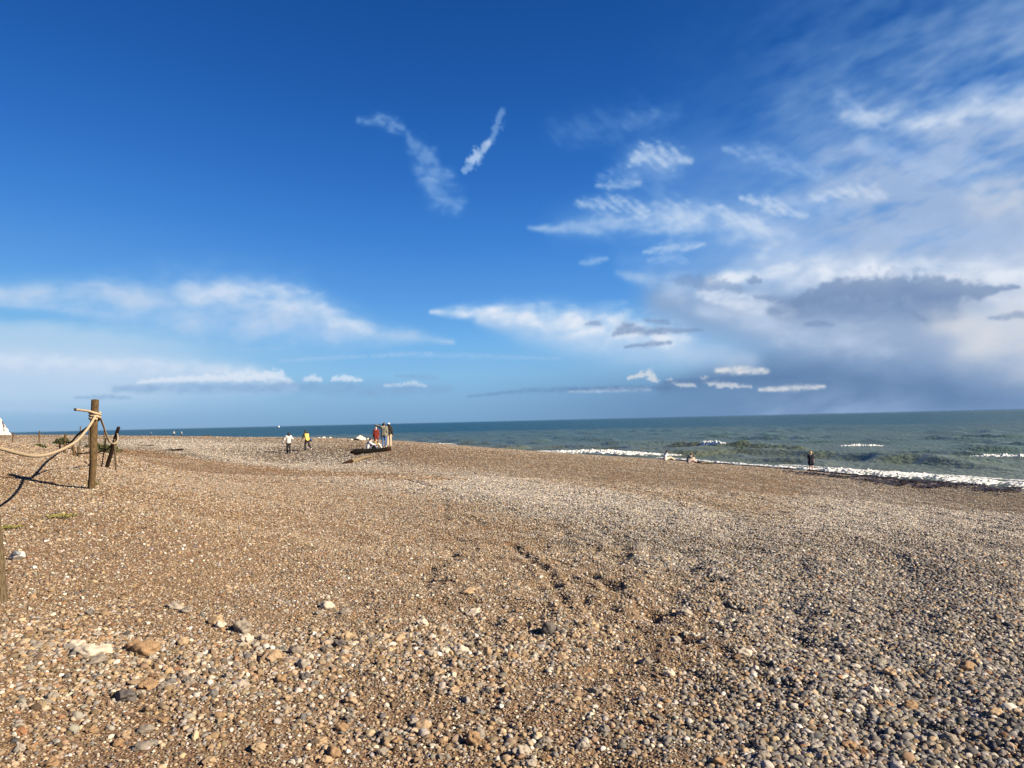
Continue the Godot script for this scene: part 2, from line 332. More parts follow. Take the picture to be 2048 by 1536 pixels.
# what the shingle is like at a spot: (share of grey stones, share of rusty stones, bareness, coarseness)
func shingle(x: float, d: float) -> Color:
	var wob := swirl.get_noise_2d(x * 0.8, d * 0.8)
	var wide := relief.get_noise_2d(x * 0.25 + 40.0, d * 0.25)
	var grey := 1.0 - smoothstep(0.5, 1.3, near_line(x, d, GREY_BAND) / (1.1 + d * (0.085 if d < 25.0 else 0.085 + minf(d - 25.0, 40.0) * 0.0015)) + wob * 0.35)
	var edge := 0.62 + (d - 3.7) * 0.36  # the coarse grey shingle in the near right
	if x > 0.0:
		grey = maxf(grey, smoothstep(-0.5, 0.6 + d * 0.08, x - edge + wob * 0.5) * (1.0 - 0.35 * smoothstep(9.0, 30.0, d)))
	var rust := 0.0
	if d > 15.0:
		rust = 1.0 - smoothstep(0.4, 1.2, near_line(x, d, RUST_BAND) / (0.5 + d * 0.05) + wob * 0.3)
	var left := 1.0 - smoothstep(-4.5, 0.5, x + wob)
	rust = maxf(rust, left * (0.45 if d < 40.0 else 0.1))
	var bare := 0.0
	if d < 9.0:
		bare = smoothstep(0.0, 0.5, wide * 0.9 + wob * 0.5 + 0.12) * (1.0 - grey)
		bare = maxf(bare, (1.0 - smoothstep(0.3, 0.85, near_line(x, d, [[0.2, 2.5], [0.3, 4.3], [0.55, 5.1], [1.0, 5.6]]) + wob * 0.3)) * 0.9)
	var coarse := grey * 0.9 + 0.25 * maxf(wide, 0.0)
	if d > 12.0:
		grey = clampf(grey + 0.3 * wide + 0.2, 0.0, 1.0) * (1.0 - 0.85 * rust)
	return Color(grey, rust, bare, coarse)


func tone(z: Color) -> Color:
	var base := Color(0.168, 0.116, 0.078).lerp(Color(0.122, 0.108, 0.090), z.r).lerp(Color(0.180, 0.112, 0.066), z.g * 0.7)
	return base.lerp(Color(0.190, 0.138, 0.096), z.b * 0.6)


# heaps of larger rubble left where the bank was cut
func rubble(x: float, d: float) -> float:
	if d > 8.0:
		return 0.12
	var wob := swirl.get_noise_2d(x * 1.7 + 20.0, d * 1.7)
	var heap := 1.0 - smoothstep(0.25, 0.8, near_line(x, d, [[-3.0, 5.2], [-2.3, 5.0], [-1.5, 5.3], [-0.9, 5.7], [-0.3, 5.4], [0.3, 5.8]]) + wob * 0.5)
	return maxf(heap, smoothstep(-0.1, 0.45, wob + 0.12) * (0.45 if d < 4.9 else 0.15))


# ---------------------------------------------------------------- sky
const PALETTE := [[186, 208, 241], [226, 234, 247], [198, 214, 238], [99, 132, 174], [121, 146, 184], [226, 226, 229], [150, 171, 203], [132, 168, 208]]
const BLUES := [[0.0, 126, 166, 205], [1.5, 134, 178, 216], [3.5, 137, 190, 230], [6.0, 116, 179, 234], [9.0, 91, 156, 226], [13.0, 66, 133, 213], [18.0, 47, 110, 193], [24.0, 33, 91, 170], [30.0, 25, 79, 153], [45.0, 20, 66, 136], [91.0, 14, 50, 116]]


func air(a: float, e_true: float, veil: FastNoiseLite) -> Color:
	var k := 0
	var e := maxf(0.0, e_true - 2.2 * smoothstep(-4.0, -36.0, a) * smoothstep(2.0, 7.0, e_true))
	while k < BLUES.size() - 2 and e > BLUES[k + 1][0]:
		k += 1
	var p = BLUES[k]
	var q = BLUES[k + 1]
	var t := clampf((e - p[0]) / (q[0] - p[0]), 0.0, 1.0)
	var c := Color(lerpf(p[1], q[1], t), lerpf(p[2], q[2], t), lerpf(p[3], q[3], t))
	var low := 1.0 - smoothstep(1.0, 6.0, e)
	c = c.lerp(Color(94, 128, 170), low * smoothstep(-8.0, 26.0, a) * 0.95)
	c = c.lerp(Color(158, 192, 220), (1.0 - smoothstep(0.2, 3.0, e)) * (1.0 - smoothstep(-34.0, -8.0, a)) * 0.5)
	# a thin high veil thickens towards the sun's side of the sky
	var side := smoothstep(9.0, 31.0, a + 0.25 * veil.get_noise_2d(a * 3.0, e * 3.0) * 8.0) * (1.0 - 0.7 * smoothstep(70.0, 130.0, absf(a)))
	var fibre := 0.75 * veil.get_noise_2d(a * 5.0 + e * 3.0, e * 17.0 - a * 4.0) + 0.5 * veil.get_noise_2d(a * 14.0 + e * 12.0 + 90.0, e * 44.0 - a * 14.0)
	var broad := veil.get_noise_2d(a * 3.2 + 300.0, e * 7.0)
	c = c.lerp(Color(186, 213, 238), smoothstep(-9.0, -30.0, a + 5.0 * broad) * smoothstep(0.3, 2.6, e) * smoothstep(5.4, 4.2, e + 0.5 * fibre) * 0.75 * (1.0 - smoothstep(60.0, 100.0, absf(a))))
	side *= smoothstep(32.0, 13.0, e) * 0.86 + 0.14 * smoothstep(50.0, 24.0, e)
	var solid := smoothstep(17.0, 33.0, a) * smoothstep(19.0, 9.0, e)
	var cover := clampf(side * (0.70 + 0.8 * fibre + 0.5 * broad) + 0.55 * solid, 0.0, 0.95)
	c = c.lerp(Color(160, 184, 220), cover)
	if absf(a) > 42.0 or e > 33.0:
		var far := smoothstep(42.0, 60.0, absf(a)) if absf(a) > 42.0 else smoothstep(33.0, 42.0, e)
		c = c.lerp(Color(190, 208, 236), far * smoothstep(0.02, 0.5, broad + 0.3 * fibre) * 0.55 * smoothstep(75.0, 30.0, e))
	return c


func make_sky() -> Image:
	var wide := 4096
	var scale := wide / 360.0
	var veil := noise_of(5, 0.02, 5)
	var sky := Image.create(512, 256, false, Image.FORMAT_RGB8)
	for j in 256:
		var e := 90.0 - (j + 0.5) / 256.0 * 180.0
		for i in 512:
			var c := air((i + 0.5) / 512.0 * 360.0 - 180.0, maxf(e, 0.0), veil) if e > -1.5 else Color(60, 82, 96)
			sky.set_pixel(i, j, Color(c.r / 255.0, c.g / 255.0, c.b / 255.0))
	sky.resize(wide, wide / 2, Image.INTERPOLATE_CUBIC)
	# the part of the sky with the clouds one can tell apart
	var a_min := -46.0
	var e_max := 36.0
	var w := int(92.0 * scale)
	var h := int((e_max + 0.6) * scale)
	var x0 := int((a_min + 180.0) * scale)
	var y0 := int((90.0 - e_max) * scale)
	var red := PackedFloat32Array()
	var green := PackedFloat32Array()
	var blue := PackedFloat32Array()
	red.resize(w * h)
	green.resize(w * h)
	blue.resize(w * h)
	for j in h:
		var e := 90.0 - (y0 + j + 0.5) / scale
		for i in w:
			var c := air((x0 + i + 0.5) / scale - 180.0, maxf(e, 0.0), veil)
			var k := j * w + i
			red[k] = c.r
			green[k] = c.g
			blue[k] = c.b
	lap("air")
	var fine := noise_of(12, 1.0, 5)
	for cloud in CLOUDS:
		var pts: Array = cloud[5]
		var n: int = pts.size() / 3
		var lo := Vector2(1e9, 1e9)
		var hi := Vector2(-1e9, -1e9)
		for i in n:
			var p := Vector2((pts[i * 3] + 180.0) * scale - x0, (90.0 - pts[i * 3 + 1]) * scale - y0)
			var r: float = pts[i * 3 + 2] * scale * 2.9 + 3.0
			lo = Vector2(minf(lo.x, p.x - r), minf(lo.y, p.y - r))
			hi = Vector2(maxf(hi.x, p.x + r), maxf(hi.y, p.y + r))
		var grain: int = cloud[1]
		var strength: float = cloud[2]
		var ragged: float = cloud[3]
		var size := 0.0
		for i in n:
			size += maxf(pts[i * 3 + 2], 0.12) / n
		var fade: float = cloud[4]
		var tint: Array = PALETTE[cloud[0]]
		for j in range(maxi(0, int(lo.y)), mini(h, int(hi.y) + 1)):
			var e := 90.0 - (y0 + j + 0.5) / scale
			for i in range(maxi(0, int(lo.x)), mini(w, int(hi.x) + 1)):
				var a := (x0 + i + 0.5) / scale - 180.0
				var best := -9.0
				for s in n - 1:
					var k := s * 3
					var ax: float = pts[k]
					var ay: float = pts[k + 1]
					var bx: float = pts[k + 3] - ax
					var by: float = pts[k + 4] - ay
					var t := clampf(((a - ax) * bx + (e - ay) * by) / (bx * bx + by * by), 0.0, 1.0)
					var r := lerpf(pts[k + 2], pts[k + 5], t)
					var up := e - ay - t * by
					if grain == 2 and up < 0.0 and tint[0] > 200:
						up *= 1.9  # heaped clouds have flat feet
					best = maxf(best, 1.0 - Vector2(a - ax - t * bx, up).length() / r)
				if best < -2.0:
					continue
				var g := 0.0
				var bend := 0.5 * fine.get_noise_2d(a / size * 0.2 + 9.0, e / size * 0.2)
				var u := a / size + bend
				var w_ := e / size + bend
				if grain == 0:
					g = fine.get_noise_2d(u * 0.30, w_ * 0.55)
				elif grain == 1:
					g = 0.8 * fine.get_noise_2d(u * 0.2, w_ * 0.5) + 0.4 * fine.get_noise_2d(u * 0.5 + 40.0, w_ * 0.9)
				elif grain == 2:
					g = fine.get_noise_2d(u * 0.55, w_ * 0.65) + 0.5 * fine.get_noise_2d(u * 1.4, w_ * 1.4)
				elif grain == 3:
					g = fine.get_noise_2d((a * 0.6 + e * 0.8) / size * 0.7, (e * 0.6 - a * 0.8) / size * 0.22) + 0.5 * fine.get_noise_2d(u * 0.5, w_ * 1.0)
				else:
					g = 0.35 * fine.get_noise_2d(u * 0.25, w_ * 0.4)
				var cover := strength * (smoothstep(-0.15, fade, best + ragged * g) if grain == 2 else 0.62 * smoothstep(-0.5, fade, best + ragged * g) + 0.38 * smoothstep(-1.3, 0.8, best + 0.5 * ragged * g))
				if grain != 2:
					cover *= clampf(0.95 + 0.55 * g, 0.2, 1.3)
				if cover > 0.003:
					var k := j * w + i
					cover = minf(cover, 0.98)
					red[k] = lerpf(red[k], tint[0], cover)
					green[k] = lerpf(green[k], tint[1], cover)
					blue[k] = lerpf(blue[k], tint[2], cover)
	var part_of := Image.create(w, h, false, Image.FORMAT_RGB8)
	for j in h:
		for i in w:
			var k := j * w + i
			part_of.set_pixel(i, j, Color(red[k] / 255.0, green[k] / 255.0, blue[k] / 255.0))
	sky.blit_rect(part_of, Rect2i(0, 0, w, h), Vector2i(x0, y0))
	lap("clouds")
	# a panorama begins straight ahead
	var turned := Image.create(wide, wide / 2, false, Image.FORMAT_RGB8)
	turned.blit_rect(sky, Rect2i(wide / 2, 0, wide / 2, wide / 2), Vector2i(0, 0))
	turned.blit_rect(sky, Rect2i(0, 0, wide / 2, wide / 2), Vector2i(wide / 2, 0))
	return turned


# ---------------------------------------------------------------- beach
func grid_mesh(v: PackedVector3Array, cols: int, rows: int, colors: PackedColorArray, uvs: PackedVector2Array, upright := false) -> ArrayMesh:
	var normals := PackedVector3Array()
	normals.resize(v.size())
	for r in rows:
		for c in cols:
			var k := r * cols + c
			var e := v[k + 1] if c < cols - 1 else v[k]
			var w := v[k - 1] if c > 0 else v[k]
			var n := v[k + cols] if r < rows - 1 else v[k]
			var s := v[k - cols] if r > 0 else v[k]
			normals[k] = (e - w).cross(n - s).normalized()
			if normals[k].z < 0.0 if upright else normals[k].y < 0.0:
				normals[k] = -normals[k]
	var index := PackedInt32Array()
	index.resize((rows - 1) * (cols - 1) * 6)
	var at := 0
	for r in rows - 1:
		for c in cols - 1:
			var k := r * cols + c
			index[at] = k
			index[at + 1] = k + cols
			index[at + 2] = k + 1
			index[at + 3] = k + 1
			index[at + 4] = k + cols
			index[at + 5] = k + cols + 1
			at += 6
	var arrays := []
	arrays.resize(Mesh.ARRAY_MAX)
	arrays[Mesh.ARRAY_VERTEX] = v
	arrays[Mesh.ARRAY_NORMAL] = normals
	arrays[Mesh.ARRAY_COLOR] = colors
	if uvs.size():
		arrays[Mesh.ARRAY_TEX_UV] = uvs
	arrays[Mesh.ARRAY_INDEX] = index
	var m := ArrayMesh.new()
	m.add_surface_from_arrays(Mesh.PRIMITIVE_TRIANGLES, arrays)
	return m


func ramp(stops: Array, hard := true) -> Gradient:
	var g := Gradient.new()
	if hard:
		g.interpolation_mode = Gradient.GRADIENT_INTERPOLATE_CONSTANT
	var offsets := PackedFloat32Array()
	var colors := PackedColorArray()
	for s in stops:
		offsets.append(s[0])
		colors.append(Color(s[1], s[2], s[3]))
	g.offsets = offsets
	g.colors = colors
	return g


func cells(returns: int, side: int, freq: float) -> NoiseTexture2D:
	var n := FastNoiseLite.new()
	n.seed = 21
	n.noise_type = FastNoiseLite.TYPE_CELLULAR
	n.frequency = freq
	n.cellular_return_type = returns
	n.cellular_jitter = 1.0
	n.fractal_type = FastNoiseLite.FRACTAL_NONE
	var t := NoiseTexture2D.new()
	t.width = side
	t.height = side
	t.noise = n
	t.seamless = true
	t.seamless_blend_skirt = 0.02
	return t


func make_beach() -> MeshInstance3D:
	var angles := PackedFloat32Array()
	var a := -180.0
	while a < 180.01:
		angles.append(deg_to_rad(a))
		a += 0.17 if absf(a + 0.05) < 46.0 else 4.0
	var reach := PackedFloat32Array()
	var r := 0.4
	while r < 900.0:
		reach.append(r)
		r += clampf(r * r * 0.00062, 0.036 if r > 2.2 else 0.25, r * 0.022 if r > 2.2 else 1.0)
	var cols := angles.size()
	var rows := reach.size()
	var v := PackedVector3Array()
	var colors := PackedColorArray()
	var uvs := PackedVector2Array()
	v.resize(cols * rows)
	colors.resize(cols * rows)
	uvs.resize(cols * rows)
	var k := 0
	for i in rows:
		for c in cols:
			var x := reach[i] * sin(angles[c])
			var d := reach[i] * cos(angles[c])
			v[k] = Vector3(x, ground(x, d), -d)
			uvs[k] = Vector2(x, d) / 0.95
			colors[k] = tone(shingle(x, d)) if absf(angles[c]) < 0.85 else Color(0.168, 0.116, 0.078)
			k += 1
	lap("beach points %d" % k)
	var m := StandardMaterial3D.new()
	m.vertex_color_use_as_albedo = true
	m.roughness = 0.95
	m.metallic_specular = 0.2
	var tints := cells(FastNoiseLite.RETURN_CELL_VALUE, 1024, 0.065)
	tints.color_ramp = ramp([[0.0, 0.95, 0.93, 0.9], [0.14, 1.0, 0.98, 0.94], [0.3, 0.9, 0.88, 0.85], [0.42, 0.75, 0.76, 0.78], [0.5, 1.0, 0.93, 0.85], [0.6, 0.66, 0.66, 0.68], [0.68, 0.98, 0.96, 0.95], [0.8, 0.85, 0.8, 0.74], [0.9, 1.0, 1.0, 1.0]])
	m.albedo_texture = tints
	m.heightmap_enabled = true
	m.heightmap_texture = cells(FastNoiseLite.RETURN_DISTANCE, 1024, 0.065)
	m.heightmap_flip_texture = true
	m.heightmap_scale = 0.8
	var o := part("beach", grid_mesh(v, cols, rows, colors, uvs), m, self)
	o.set_meta("kind", "structure")
	o.set_meta("label", "sloping shingle beach of tan and grey pebbles")
	lap("beach mesh")
	return o


# a stone: an icosphere pushed in and out, flattened, with its lowest point near y = -0.5
func stone_mesh(levels: int, seed_: int, bumps: float, facets: float) -> ArrayMesh:
	var t := (1.0 + sqrt(5.0)) / 2.0
	var v: Array[Vector3] = []
	for p in [[-1, t, 0], [1, t, 0], [-1, -t, 0], [1, -t, 0], [0, -1, t], [0, 1, t], [0, -1, -t], [0, 1, -t], [t, 0, -1], [t, 0, 1], [-t, 0, -1], [-t, 0, 1]]:
		v.append(Vector3(p[0], p[1], p[2]).normalized())
	var f := [[0, 11, 5], [0, 5, 1], [0, 1, 7], [0, 7, 10], [0, 10, 11], [1, 5, 9], [5, 11, 4], [11, 10, 2], [10, 7, 6], [7, 1, 8], [3, 9, 4], [3, 4, 2], [3, 2, 6], [3, 6, 8], [3, 8, 9], [4, 9, 5], [2, 4, 11], [6, 2, 10], [8, 6, 7], [9, 8, 1]]
	for l in levels:
		var mid := {}
		var finer := []
		for q in f:
			var m := []
			for e in 3:
				var i: int = mini(q[e], q[(e + 1) % 3])
				var j: int = maxi(q[e], q[(e + 1) % 3])
				var key := i * 100000 + j
				if not mid.has(key):
					mid[key] = v.size()
					v.append((v[i] + v[j]).normalized())
				m.append(mid[key])
			finer += [[q[0], m[0], m[2]], [q[1], m[1], m[0]], [q[2], m[2], m[1]], [m[0], m[1], m[2]]]
		f = finer
	var n := noise_of(seed_, 0.55, 2)
	var r := RandomNumberGenerator.new()
	r.seed = seed_
	var cuts := []
	for i in 7:
		cuts.append([Vector3(r.randf_range(-1, 1), r.randf_range(-1, 1), r.randf_range(-1, 1)).normalized(), r.randf_range(0.62, 0.9)])
	var st := SurfaceTool.new()
	st.begin(Mesh.PRIMITIVE_TRIANGLES)
	st.set_smooth_group(0)
	var placed: Array[Vector3] = []
	for p in v:
		var q := p * (1.0 + bumps * n.get_noise_3dv(p * 1.6))
		for c in cuts:
			var over: float = q.dot(c[0]) - c[1]
			if over > 0.0:
				q -= c[0] * over * facets
		placed.append(q * 0.5)
	for q in f:
		for i in [0, 2, 1]:
			st.add_vertex(placed[q[i]])
	st.index()
	st.generate_normals()
	return st.commit()


const STONES := [  # linear base colours of the shingle
	[0.47, 0.362, 0.232], [0.355, 0.245, 0.14], [0.31, 0.285, 0.24], [0.14, 0.132, 0.125], [0.42, 0.39, 0.33], [0.66, 0.61, 0.50], [0.34, 0.185, 0.095], [0.23, 0.162, 0.102], [0.20, 0.20, 0.19],
]


func stone_color(z: Color, r: RandomNumberGenerator, pale: bool) -> Color:
	var p := r.randf()
	var k := 0
	if r.randf() < z.r * 0.95:
		if pale:  # the dry bank farther up the beach
			k = 4 if p < 0.36 else 2 if p < 0.58 else 5 if p < 0.74 else 0 if p < 0.86 else 8 if p < 0.95 else 3
		else:
			k = 2 if p < 0.30 else 4 if p < 0.46 else 8 if p < 0.60 else 3 if p < 0.72 else 0 if p < 0.86 else 5 if p < 0.93 else 1 if p < 0.98 else 6
	elif r.randf() < z.g * 0.85:
		k = 1 if p < 0.42 else 6 if p < 0.58 else 0 if p < 0.82 else 7 if p < 0.92 else 5
	else:
		k = 0 if p < 0.42 else 1 if p < 0.62 else 5 if p < 0.74 else 4 if p < 0.83 else 2 if p < 0.92 else 7 if p < 0.97 else 3
	var b := r.randf_range(0.24, 0.80) + (0.16 * z.r if pale else 0.0)
	return Color(STONES[k][0] * b * 0.88, STONES[k][1] * b * r.randf_range(0.845, 0.91), STONES[k][2] * b * r.randf_range(0.85, 1.03))


# scatter: count stones between two distances; size grows with the zone's coarseness
func strew(called: String, count: int, from: float, to: float, small: float, big: float, grow: float, mesh: Mesh, m: Material, beach: Node, seed_: int, lie_flat := 0.62, picky := -1.0) -> void:
	var r := RandomNumberGenerator.new()
	r.seed = seed_
	var buffer := PackedFloat32Array()
	buffer.resize(count * 16)
	var at := 0
	var tries := 0
	while at < count * 16 and tries < count * 12:
		tries += 1
		var d := 0.0
		if grow > 0.0:
			d = from * pow(to / from, r.randf())
		else:
			d = sqrt(lerpf(from * from, to * to, r.randf()))
		var half := 0.71 * d + 0.7
		var x := r.randf_range(-half, half)
		var z := shingle(x, d)
		if r.randf() < z.b * 0.3:
			continue
		if picky >= 0.0 and r.randf() > 0.1 * picky + 0.9 * maxf(rubble(x, d), z.r * picky):
			continue
		var y := ground(x, d)
		if y < SEA - 0.05:
			continue
		var s := maxf(small + (big - small) * pow(r.randf(), 3.0), grow * d * r.randf_range(0.7, 1.3)) * (0.85 + 0.2 * z.a)
		var turn := r.randf() * TAU
		var tilt := r.randf_range(-0.4, 0.4)
		var b := Basis.from_euler(Vector3(tilt, turn, r.randf_range(-0.4, 0.4))) * Basis.from_scale(Vector3(s * r.randf_range(0.95, 1.35), s * r.randf_range(lie_flat - 0.17, lie_flat + 0.16), s * r.randf_range(0.75, 1.0)))
		y += s * lie_flat * 0.26
		var c := stone_color(z, r, r.randf() > smoothstep(3.0, 9.0, near_line(x, d, PALE_BANK)))
		buffer[at] = b.x.x
		buffer[at + 1] = b.y.x
		buffer[at + 2] = b.z.x
		buffer[at + 3] = x
		buffer[at + 4] = b.x.y
		buffer[at + 5] = b.y.y
		buffer[at + 6] = b.z.y
		buffer[at + 7] = y
		buffer[at + 8] = b.x.z
		buffer[at + 9] = b.y.z
		buffer[at + 10] = b.z.z
		buffer[at + 11] = -d
		buffer[at + 12] = c.r
		buffer[at + 13] = c.g
		buffer[at + 14] = c.b
		buffer[at + 15] = 1.0
		at += 16
	buffer.resize(at)
	var mm := MultiMesh.new()
	mm.transform_format = MultiMesh.TRANSFORM_3D
	mm.use_colors = true
	mm.mesh = mesh
	mm.instance_count = at / 16
	mm.buffer = buffer
	var o := MultiMeshInstance3D.new()
	o.name = called
	o.multimesh = mm
	o.material_override = m
	beach.add_child(o, true)
	o.set_meta("kind", "stuff")
	lap(called + " %d" % (at / 16))


# ---------------------------------------------------------------- sea
func make_sea() -> void:
	var cols_a := PackedFloat32Array()
	var a := -62.0
	while a < 72.0:
		cols_a.append(deg_to_rad(a))
		a += 0.15 if a > -37.0 and a < 46.0 else 3.0
	var reach := PackedFloat32Array()
	var r := 22.0
	while r < 60000.0:
		reach.append(r)
		r += maxf(0.28, minf(r * r * 0.00012, r * 0.12))
	var cols := cols_a.size()
	var rows := reach.size()
	var v := PackedVector3Array()
	var colors := PackedColorArray()
	v.resize(cols * rows)
	colors.resize(cols * rows)
	var patch := noise_of(31, 0.02, 4)
	var chop := noise_of(32, 0.32, 3)
	var k := 0
	for i in rows:
		for c in cols:
			var x := reach[i] * sin(cols_a[c])
			var d := reach[i] * cos(cols_a[c])
			var y := SEA
			var out := 400.0
			if reach[i] < 420.0:
				out = offshore(x, d)
				y = wave(x, d, out, patch, chop)
			v[k] = Vector3(x, y, -d)
			colors[k] = water_color(x, d, out, patch)
			k += 1
	lap("sea points %d" % k)
	var m := StandardMaterial3D.new()
	m.vertex_color_use_as_albedo = true
	m.roughness = 0.32
	m.metallic_specular = 0.27
	var ripple := NoiseTexture2D.new()
	ripple.width = 512
	ripple.height = 512
	ripple.seamless = true
	ripple.noise = noise_of(33, 0.02, 5)
	m.heightmap_enabled = true
	m.heightmap_texture = ripple
	m.heightmap_scale = 24.0
	m.uv1_triplanar = true
	m.uv1_world_triplanar = true
	m.uv1_scale = Vector3(0.11, 0.11, 0.11)
	var o := part("sea", grid_mesh(v, cols, rows, colors, PackedVector2Array()), m, self)
	o.set_meta("kind", "structure")
	o.set_meta("label", "choppy green-grey sea reaching to the horizon")
	lap("sea mesh")


func wave(x: float, d: float, out: float, patch: FastNoiseLite, chop: FastNoiseLite) -> float:
	var bend := patch.get_noise_2d(x * 1.1, d * 1.1)
	var phase := out / 15.0 * TAU + bend * 9.0
	var crest := pow(0.5 + 0.5 * sin(phase), 2.0)
	var lump := clampf(0.5 + 1.3 * patch.get_noise_2d(out * 1.6 + 70.0, (0.9 * d - 0.42 * x) * 1.5), 0.0, 1.3)
	var build := smoothstep(0.0, 7.0, out) * (1.0 - 0.6 * smoothstep(90.0, 300.0, out))
	var y := SEA + build * 0.95 * lump * (crest - 0.35)
	var along := 0.9 * d - 0.42 * x
	y += build * (0.15 * chop.get_noise_2d(out * 0.5, along * 0.16) + 0.03 * chop.get_noise_2d(out * 1.6, along * 0.6))
	# the one wave that is just breaking
	var q := near_line(x, d, [[27.0, 125.0], [32.5, 117.5], [40.0, 108.5]])
	if q < 6.0:
		y += 1.0 * exp(-q * q / 2.6)
	return y


func water_color(x: float, d: float, out: float, patch: FastNoiseLite) -> Color:
	var deep := Color(0.010, 0.045, 0.058)
	var mid := Color(0.046, 0.076, 0.062)
	var silty := Color(0.078, 0.092, 0.062)
	var n := patch.get_noise_2d(x * 0.7 + 10.0, d * 0.7)
	var c := mid.lerp(deep, smoothstep(60.0, 330.0, out + n * 120.0))
	return c.lerp(silty, (1.0 - smoothstep(4.0, 70.0, out + n * 25.0)) * 0.85)


# ---------------------------------------------------------------- shapes
# a tube along points; radius at each; three-strand twist if strands > 0
func tube(points: PackedVector3Array, radii: PackedFloat32Array, sides: int, strands := 0.0, lumps := 0.0, seed_ := 1) -> ArrayMesh:
	var st := SurfaceTool.new()
	st.begin(Mesh.PRIMITIVE_TRIANGLES)
	st.set_smooth_group(0)
	var n := points.size()
	var up := Vector3(0.31, 0.05, 0.95)
	var run := 0.0
	var knobs := noise_of(seed_, 2.2, 3)
	for i in n:
		var t := (points[mini(i + 1, n - 1)] - points[maxi(i - 1, 0)]).normalized()
		if absf(t.dot(up)) > 0.97:
			up = Vector3(1, 0, 0)
		var side := up.cross(t).normalized()
		up = t.cross(side).normalized()
		if i > 0:
			run += points[i].distance_to(points[i - 1])
		for k in sides + 1:
			var phi := TAU * (k % sides) / sides
			var r := radii[i]
			if strands > 0.0:
				r *= 0.8 + 0.32 * absf(cos(1.5 * (phi - run * strands)))
			if lumps > 0.0:
				r *= 1.0 + lumps * knobs.get_noise_3d(cos(phi) * 0.4, sin(phi) * 0.4, run * 0.9)
			st.set_uv(Vector2(float(k) / sides, run))
			st.add_vertex(points[i] + (side * cos(phi) + up * sin(phi)) * r)
	for i in n - 1:
		for k in sides:
			var a := i * (sides + 1) + k
			for q in [a, a + sides + 1, a + 1, a + 1, a + sides + 1, a + sides + 2]:
				st.add_index(q)
	for end in 2:
		var i := 0 if end == 0 else n - 1
		var first := n * (sides + 1) + end
		st.set_uv(Vector2(0.5, run * end))
		st.add_vertex(points[i] + (points[i] - points[absi(i - 1)]).normalized() * radii[i] * 0.12)
		for k in sides:
			var a := i * (sides + 1) + k
			for q in ([first, a, a + 1] if end == 0 else [first, a + 1, a]):
				st.add_index(q)
	st.generate_normals()
	return st.commit()


func curve(keys: Array, step: float) -> PackedVector3Array:
	var out := PackedVector3Array()
	for i in keys.size() - 1:
		var a: Vector3 = keys[maxi(i - 1, 0)]
		var b: Vector3 = keys[i]
		var c: Vector3 = keys[i + 1]
		var d: Vector3 = keys[mini(i + 2, keys.size() - 1)]
		var n := maxi(2, int(b.distance_to(c) / step))
		for k in n:
			out.append(b.cubic_interpolate(c, a, d, float(k) / n))
	out.append(keys[-1])
	return out


func even(n: int, r: float) -> PackedFloat32Array:
	var out := PackedFloat32Array()
	out.resize(n)
	out.fill(r)
	return out


func grain(seed_: int, light: Array, dark: Array, along := 14.0, around := 2.0) -> StandardMaterial3D:
	var m := StandardMaterial3D.new()
	var t := NoiseTexture2D.new()
	t.width = 256
	t.height = 256
	t.seamless = true
	t.noise = noise_of(seed_, 0.03, 5)
	t.color_ramp = ramp([[0.0, dark[0], dark[1], dark[2]], [0.35, lerpf(dark[0], light[0], 0.5), lerpf(dark[1], light[1], 0.5), lerpf(dark[2], light[2], 0.5)], [0.75, light[0], light[1], light[2]]], false)
	m.albedo_texture = t
	m.heightmap_enabled = true
	m.heightmap_texture = t
	m.heightmap_scale = 0.6
	m.uv1_scale = Vector3(along, around, 1.0)
	m.roughness = 0.9
	m.metallic_specular = 0.25
	return m


# a driven post: foot and head in the world; sunk below the ground
func stake(label: String, foot: Vector3, head: Vector3, r: float, m: Material, group: String, thin_top := 0.93, called := "fence_post") -> Node3D:
	var o := thing(called, label, "post", foot, 0.0, group)
	var low := (foot - head).normalized() * 0.25
	var bend := Vector3(r * 0.25, 0, r * 0.15)
	var keys := [low, Vector3.ZERO, (head - foot) * 0.35 + bend, (head - foot) * 0.7 - bend * 0.6, head - foot]
	var pts := curve(keys, 0.035)
	var radii := PackedFloat32Array()
	for i in pts.size():
		radii.append(r * lerpf(1.0, thin_top, float(i) / pts.size()))
	var n := radii.size()
	pts.append(pts[n - 1] + (head - foot).normalized() * 0.008)
	radii.append(radii[n - 1] * 0.86)
	part("shaft", tube(pts, radii, 14, 0.0, 0.16, int(foot.x * 31.0) + 77), m, o)
	return o


func line_rope(label: String, keys: Array, r: float, m: Material, sides := 9, step := 0.02) -> Node3D:
	var o := thing("rope", label, "rope", keys[0], 0.0, "ropes of the fence")
	var local := []
	for k in keys:
		local.append(k - keys[0])
	var pts := curve(local, step)
	part("span", tube(pts, even(pts.size(), r), sides, 42.0), m, o)
	return o


